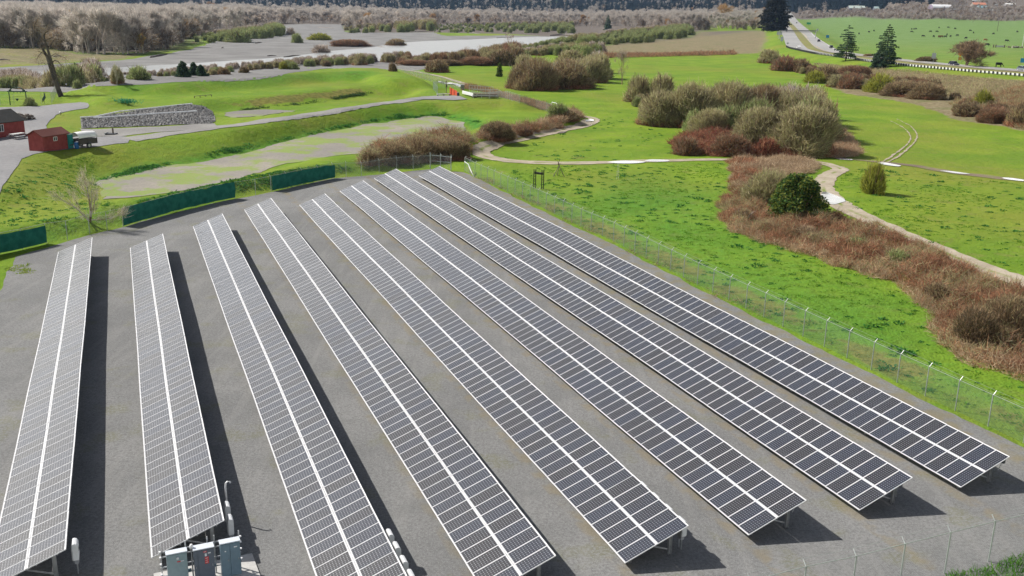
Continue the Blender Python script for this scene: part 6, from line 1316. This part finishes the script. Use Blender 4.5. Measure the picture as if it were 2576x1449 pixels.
navy = plain('navy_paint', (.02, .022, .05), .25, 0, .6); black_p = plain('black_paint', (.015, .015, .018), .25, 0, .6); white_p = plain('white_paint', (.7, .7, .7), .3); silver = plain('silver_paint', (.22, .26, .30), .25, .3); maroon = plain('maroon_paint', (.16, .04, .04), .3)
farc = [(np.array(a) + np.array(b_)) / 2 for a, b_ in zip(farL[1:], farR[1:])]; nearc = [(np.array(a) + np.array(b_)) / 2 for a, b_ in zip(nearL, nearR)]
car(2398, 165, farc, navy, 'dark navy car passing the orange sign on the highway'); car(2572, 178.5, farc, silver, 'silver grey car entering at the right edge on the highway')
car(2058.6, 106, farc, black_p, 'black car alone on the far carriageway before the curve'); car(2008, 123, nearc[::-1], white_p, 'white car near the guardrail start on the near carriageway'); car(1977.5, 80, nearc[::-1], black_p, 'dark truck under the sign gantry', 'truck', 5.6)
car(1970.5, 71, nearc[::-1], white_p, 'white vehicle beside the massive dark conifer', 'suv', 5.2); car(2003, 59.5, farc, black_p, 'dark car far up the far carriageway'); car(1989.7, 48.5, farc, silver, 'most distant small grey car on the highway'); car(2090, 122, farc, black_p, 'dark car on the shoulder just left of the left highway conifer')
def sign(px, y0, y1, ypost, wpx, mat_, label, shape='rect', extra=None, post=.06):
    q = at_h(px, ypost); m_ = mpp(q); zt, zb, w_ = (ypost - y0) * m_, (ypost - y1) * m_, wpx * m_; d = -q[:2] / np.linalg.norm(q[:2]); an = math.atan2(d[1], d[0]) + math.pi / 2
    e = empty('road_sign', tuple(q), an, label, 'road sign', 'highway signs'); n_ = 2 if w_ > 1.6 else 1
    for k in range(n_): MB().box(((k - .5 * (n_ - 1)) * w_ * .6, .05, (zt + zb) / 4 + zt * .2), (post * 2, post * 2, (zt + zb) / 2 + zt * .4)).build('post', galv, e)
    h_ = zt - zb; z_ = (zt + zb) / 2
    poly = [(-w_ / 2, z_ - h_ / 2), (w_ / 2, z_ - h_ / 2), (w_ / 2, z_ + h_ / 2), (-w_ / 2, z_ + h_ / 2)] if shape == 'rect' else [(0, z_ - h_ / 2), (w_ / 2, z_), (0, z_ + h_ / 2), (-w_ / 2, z_)]
    MB().prism(poly, -.03, .03, axis=((0, -.06, 0), (1, 0, 0), (0, 0, 1), (0, -1, 0))).build('panel', mat_, e); return e, z_, w_, h_, m_
og = plain('orange_sign', (.80, .28, .01), .5); gs = plain('green_sign', (.01, .28, .14), .5); bs = plain('blue_sign', (.01, .20, .45), .5); gb = plain('sign_back', (.42, .45, .47), .5); black_s = plain('sign_black', (.02, .02, .02), .5)
e, z_, w_, h_, m_ = sign(2412.5, 129.5, 143.5, 158.5, 14, og, 'orange diamond road sign with a plaque, in front of the round bare tree', 'diamond')
MB().prism([(-w_ * .27, z_ - h_ * 1.08), (w_ * .27, z_ - h_ * 1.08), (w_ * .27, z_ - h_ * .56), (-w_ * .27, z_ - h_ * .56)], -.03, .03, axis=((0, -.06, 0), (1, 0, 0), (0, 0, 1), (0, -1, 0))).build('plaque', plain('ochre_plaque', (.45, .22, .03), .5), e)
m = MB()
for a, b_ in (((-.12, -.02), (.05, .16)), ((-.06, -.12), (.12, .05)), ((-.16, .06), (-.05, .14))): m.bar((w_ * a[0], -.10, z_ + h_ * a[1]), (w_ * b_[0], -.10, z_ + h_ * b_[1]), .10, .02)
m.build('symbol', black_s, e)
sign(2345.5, 134.5, 148, 165, 9.5, gb, 'pale grey road sign seen from behind, left of the navy car'); sign(2571, 147.5, 158, 172, 14, bs, 'blue road sign at the right edge of the picture')
sign(2033, 57, 61.8, 66.5, 10, gs, 'small green sign on the far verge before the pasture'); sign(2055, 73, 78, 83, 5, gb, 'small pale blue sign on the far verge, upper one'); sign(2080, 89, 95.5, 103, 7, bs, 'small blue sign on the far verge, lower one')
sign(1959, 80, 88, 96, 13, gb, 'wide pale sign back at the left shoulder under the gantry'); sign(1965.5, 93, 104, 108, 7, gb, 'narrow double sign back at the left shoulder below the wide one'); sign(1980.5, 107, 111, 114, 5, galv, 'tiny dark sign on the left shoulder by the guardrail end')
a_, b_ = at_h(1959, 98), at_h(2050, 98); e = empty('sign_gantry', tuple(a_), 0, 'thin double beam gantry spanning both carriageways', 'gantry'); L_ = b_ - a_; m_ = mpp(a_)
for s in (0, 1): MB().tube([L_ * s, L_ * s + [0, 0, 20.5 * m_]], .30, 8).build('post', galv, e)
for z in (16.8, 20): MB().bar(tuple([0, 0, z * m_]), tuple(L_ + [0, 0, z * m_]), .4).build('beam', plain('dark_steel', (.10, .105, .11), .6), e)
m = MB(); 
for i in range(14): t = i / 14; m.bar(tuple(L_ * t + [0, 0, (16.8 if i % 2 else 20) * m_]), tuple(L_ * (t + 1 / 14) + [0, 0, (20 if i % 2 else 16.8) * m_]), .12)
m.build('lacing', galv, e)

# ------------------------------------------------------------------ cattle
def cow_mesh(name, m):
    rg = np.random.default_rng(1); V = []; F = []; K = 10
    rings = [(-1.05, 1.12, .10, .10), (-1.0, 1.10, .24, .28), (-.75, 1.05, .31, .38), (-.3, .98, .34, .42), (.2, .98, .34, .42), (.6, 1.02, .28, .38), (.85, 1.02, .20, .28), (1.05, .85, .14, .20), (1.25, .55, .12, .15), (1.38, .36, .13, .14), (1.52, .22, .09, .10), (1.58, .18, .03, .04)]
    for x, z, ry, rz in rings:
        for k in range(K): a = 2 * math.pi * k / K; V.append((x, ry * math.cos(a), z + rz * math.sin(a)))
    n = len(rings)
    F = [(i * K + k, i * K + (k + 1) % K, (i + 1) * K + (k + 1) % K, (i + 1) * K + k) for i in range(n - 1) for k in range(K)]
    mb = MB(); mb.add(V, F)
    for x, y in ((-.85, .2), (-.85, -.2), (.55, .18), (.55, -.18)):
        back = x < 0; mb.tube([(x, y, .95), (x + (.10 if back else 0), y, .62), (x - (.06 if back else 0), y, .34), (x, y, 0)], [.16, .10, .06, .07], 7)
    mb.tube([(1.28, .1, .6), (1.24, .26, .62)], [.05, .02], 5); mb.tube([(1.28, -.1, .6), (1.24, -.26, .62)], [.05, .02], 5); mb.tube([(-1.05, 0, 1.2), (-1.14, 0, .9), (-1.12, 0, .55)], [.04, .025, .04], 5)
    return mb.mesh(name, m, smooth=True)
cb, cr_, ct_ = cow_mesh('cow', plain('black_hide', (.012, .012, .012), .8)), cow_mesh('cow', plain('brown_hide', (.13, .035, .015), .8)), cow_mesh('cow', plain('tan_hide', (.35, .19, .09), .8))
rc = random.Random(5)
Z6 = lambda x, y: (2288.8 + x * .11107, y * .11107 + 1.2)
herd = [Z6(*q) for q in [(30, 668), (85, 663), (130, 660), (33, 730), (652, 633), (860, 630), (1015, 655), (458, 725), (603, 727), (830, 795), (292, 833), (530, 837), (792, 845), (910, 833), (1065, 815), (1257, 877), (1360, 703), (1430, 750), (1883, 775), (2185, 943), (2422, 727)]] + [(2160, 87), (2185, 82.5), (2197.6, 79.5)]
HL = ['black cow at the left end of the far pair, small', 'black cow lying left in the long dark pair far out', 'black cow right in the long dark pair far out', 'lone black cow just below the far dark pair', 'small far black cow in the top middle of the herd', 'black cow furthest back near the middle of the pasture', 'small far black cow to the right of the furthest back one',
    'black cow in the upper middle of the herd, left of a smaller one', 'small black cow between two others in the upper middle', 'black cow directly above the black and white edged one', 'black cow at the left of the near line, well apart', 'black cow just left of the two brown cows', 'black cow just right of the two brown cows', 'narrow black cow second to the right of the brown cows', 'black cow at the right end of the near line', 'small black cow above the crown of the round bare tree',
    'black cow upper one of the tilted pair right of centre', 'black cow lower one of the tilted pair right of centre', 'black cow near the dark thin utility pole', 'black cow alone towards the right edge, above the rubble heap', 'small black cow highest at the right edge of the pasture', 'black cow between the two layered conifers, leftmost', 'black cow between the two layered conifers, middle', 'black cow between the two layered conifers, rightmost']
for i, (x, y) in enumerate(herd):
    o = link('cow', cb, None, tuple(at_h(x, y)), (0, 0, rc.uniform(0, 6.28))); o.scale = (1.25,) * 3; tag(o, HL[i], 'cow', 'black cattle on the pasture')
for (x, y), me_, lab in ((Z6(655, 845), cr_, 'left one of two reddish brown cows standing together'), (Z6(703, 845), cr_, 'right one of two reddish brown cows standing together'), (Z6(1700, 925), ct_, 'tan cow above the biggest nearby black cow'), (Z6(1740, 1036), cb, 'large black cow just right of the round bare tree'), ((2511.5, 168.5), cb, 'black cow close to the road near the blue sign')):
    o = link('cow', me_, None, tuple(at_h(x, y)), (0, 0, rc.choice([0, 3.1, .6]))); o.scale = (1.35,) * 3; tag(o, lab, 'cow', 'cattle on the pasture')
# pasture bits
for (x, y0, y1, lab) in ((2311, 27, 51, 'utility pole at the far left of the pasture edge'), (2400, 26, 47, 'utility pole below the big white barn'), (2446.5, 30, 57, 'utility pole right of the barn pole'), (2507.6, 48, 79, 'dark thin utility pole standing out on the pasture'), (2571, 70, 117, 'pale utility pole by the pile at the right edge'), (2426, 2, 22, 'tall pale pole beside the orange roofed house')):
    q = at_h(x, y1); m_ = mpp(q); h_ = (y1 - y0) * m_; e = empty('utility_pole', tuple(q), .4, lab, 'utility pole', 'utility poles'); MB().tube([(0, 0, 0), (0, 0, h_)], [.22, .15], 7).build('pole', wood_p if 'pale' in lab else wood_d, e); MB().bar((-1.1, 0, h_ * .94), (1.1, 0, h_ * .94), .12).build('crossarm', wood_d, e)
q = at_h(2514, 120); e = empty('feed_trough', tuple(q), 0, 'pale grey trough between two dark posts on the pasture', 'trough'); MB().box((0, 0, .8), (4.5, 1.2, .9)).build('tank', frm, e)
for x in (-4, -2.6, 2.8): MB().box((x, 0, .9), (.5, .5, 1.8)).build('post', wood_d, e)
q = at_h(2556, 121); m = MB(); rg = np.random.default_rng(3)
for i in range(40): m.box((q[0] + rg.normal(0, 3.0), q[1] + rg.normal(0, 1.2), q[2] + rg.uniform(.1, 1.0)), tuple(rg.uniform(.3, 1.1, 3)), Matrix.Rotation(rg.uniform(0, 3), 3, 'Z'), m=int(rg.integers(0, 2)))
tag(m.build('rubble_heap', [plain('pale_rubble', (.5, .48, .42), .9), plain('brown_rubble', (.2, .17, .12), .9)]), 'pale heap of rubble at the foot of the right edge pole', 'rubble heap', kind='stuff')
# ------------------------------------------------------------------ farm buildings under the hills
def far_house(x0, x1, y0, y1, label, wallc, roofc, d_=12, roofshare=.5, cat='farm building', arch=False, windows=2):
    a_ = at_h((x0 + x1) / 2, y1); m_ = mpp(a_); w_ = (x1 - x0) * m_; h_ = (y1 - y0) * m_; e_ang = math.atan2(-a_[0], a_[1]) 
    if not arch:
        e = gable_house('farm_building', a_ - [w_ / 2, 0, 0], 0, w_, d_, h_ * (1 - roofshare), h_, label, plain('wall_' + label[:8], wallc, .7), plain('roof_' + label[:8], roofc, .5), cat, [(w_ * (i + 1) / (windows + 1), h_ * .28, w_ * .08, h_ * .2) for i in range(windows)], .4); return e
    e = empty('barn', tuple(a_ - [w_ / 2, 0, 0]), 0, label, cat); n_ = 12; hw = h_ * .35; pr = [(0, -.5), (d_, -.5)] + [(d_ / 2 + d_ / 2 * math.cos(math.pi * i / n_), hw + (h_ - hw) * math.sin(math.pi * i / n_)) for i in range(n_ + 1)]
    MB().prism(pr[:2] + pr[2:], .3, w_ - .3, axis=((0, 0, 0), (0, 1, 0), (0, 0, 1), (1, 0, 0))).build('wall', plain('barn_wall', wallc, .7), e)
    m = MB(); arc2 = [(d_ / 2 + (d_ / 2 + .25) * math.cos(math.pi * i / n_), hw + (h_ - hw + .25) * math.sin(math.pi * i / n_)) for i in range(n_ + 1)]
    for (p0, p1) in zip(arc2[:-1], arc2[1:]): m.bar((w_ / 2, *p0), (w_ / 2, *p1), w_, .12)
    m.build('roof', plain('barn_roof', roofc, .4), e); MB().box((w_ * .5, -.1, hw * .45), (5, .1, hw * .9)).build('door', plain('barn_door', (.10, .08, .12), .7), e); return e
far_house(2345, 2394, 12.5, 25, 'big white barn with an arched roof under the hills', (.22, .18, .24), (.82, .82, .82), 22, arch=True)
far_house(2136, 2176, 15, 25, 'wide farm shed with a pale green grey roof by the pasture', (.18, .18, .22), (.55, .62, .55), 16, .6)
far_house(2199, 2216, 17, 24.5, 'small shed with a pale teal roof right of the wide farm shed', (.16, .17, .2), (.48, .6, .58), 10, .6)
far_house(2083, 2094, 14, 21, 'tiny white roofed hut between conifers near the highway', (.3, .3, .3), (.75, .75, .72), 8, .6)
far_house(2448, 2480, 7, 16, 'house with a salmon orange roof on the hill foot', (.3, .26, .22), (.62, .26, .16), 14, .55, 'house')
far_house(2460, 2482, 15, 24, 'house with a teal and white roof below the salmon roofed one', (.35, .35, .36), (.25, .42, .45), 10, .5, 'house')
far_house(2530, 2554, 8.5, 15, 'long low white roofed shed at the right on the hill foot', (.25, .24, .24), (.80, .80, .76), 10, .5)
far_house(2449, 2457, -2, 6, 'tall white gabled house at the top right', (.7, .7, .72), (.55, .58, .62), 8, .4, 'house')
wv_ = [plain('pale_vehicle', (.72, .72, .70), .4), plain('pale_vehicle_blue', (.45, .55, .62), .4)]
for i, (x, y, lab) in enumerate([(2358, 27, 'small white truck in front of the arched barn'), (2388, 26.5, 'white trailer right of the arched barn'), (2399, 26, 'second white trailer right of the arched barn'), (2440, 25.5, 'white van below the tall pale pole'), (2454, 25.5, 'white van left of the row of parked vehicles'), (2474, 27.5, 'long white trailer in the farm yard'), (2490, 28, 'pale blue trailer next to the long white one'), (2500, 27, 'white truck at the right end of the farm yard'), (2346, 23, 'white truck at the left corner of the arched barn'), (2478, 11, 'white van right of the salmon roofed house'), (2505, 14, 'white van on the hill road at the right')]):
    q = at_h(x, y); e = empty('farm_vehicle', tuple(q), 0, lab, 'vehicle', 'vehicles by the farm buildings'); w_ = 6.5 if 'trailer' in lab else 5; b_ = MB(); b_.prism([(-w_ / 2, .5), (w_ / 2, .5), (w_ / 2, 1.5), (w_ / 2 - .8, 2.7), (-w_ / 2, 2.9)], -1.2, 1.2, axis=((0, 0, 0), (1, 0, 0), (0, 0, 1), (0, -1, 0))); b_.build('body', wv_[1 if 'blue' in lab else 0], e)
    for xx in (-w_ * .3, w_ * .3): MB().tube([(xx, -1.25, .45), (xx, 1.25, .45)], .45, 8).build('wheel', dark_plastic, e)
# ------------------------------------------------------------------ air
hz_m = bpy.data.materials.new('air_haze'); hz_m.use_nodes = True; t = hz_m.node_tree; t.nodes.clear(); o_ = t.nodes.new('ShaderNodeOutputMaterial'); vo = t.nodes.new('ShaderNodeVolumePrincipled'); vo.inputs['Color'].default_value = (.45, .66, 1, 1); vo.inputs['Density'].default_value = HAZE = 4e-5; vo.inputs['Anisotropy'].default_value = .3
t.links.new(vo.outputs[0], o_.inputs['Volume'])
if HAZE: tag(MB().box((0, 0, 230), (17000, 17000, 480)).build('haze', hz_m), 'thin blue haze in the air over the whole valley', 'haze', kind='stuff')
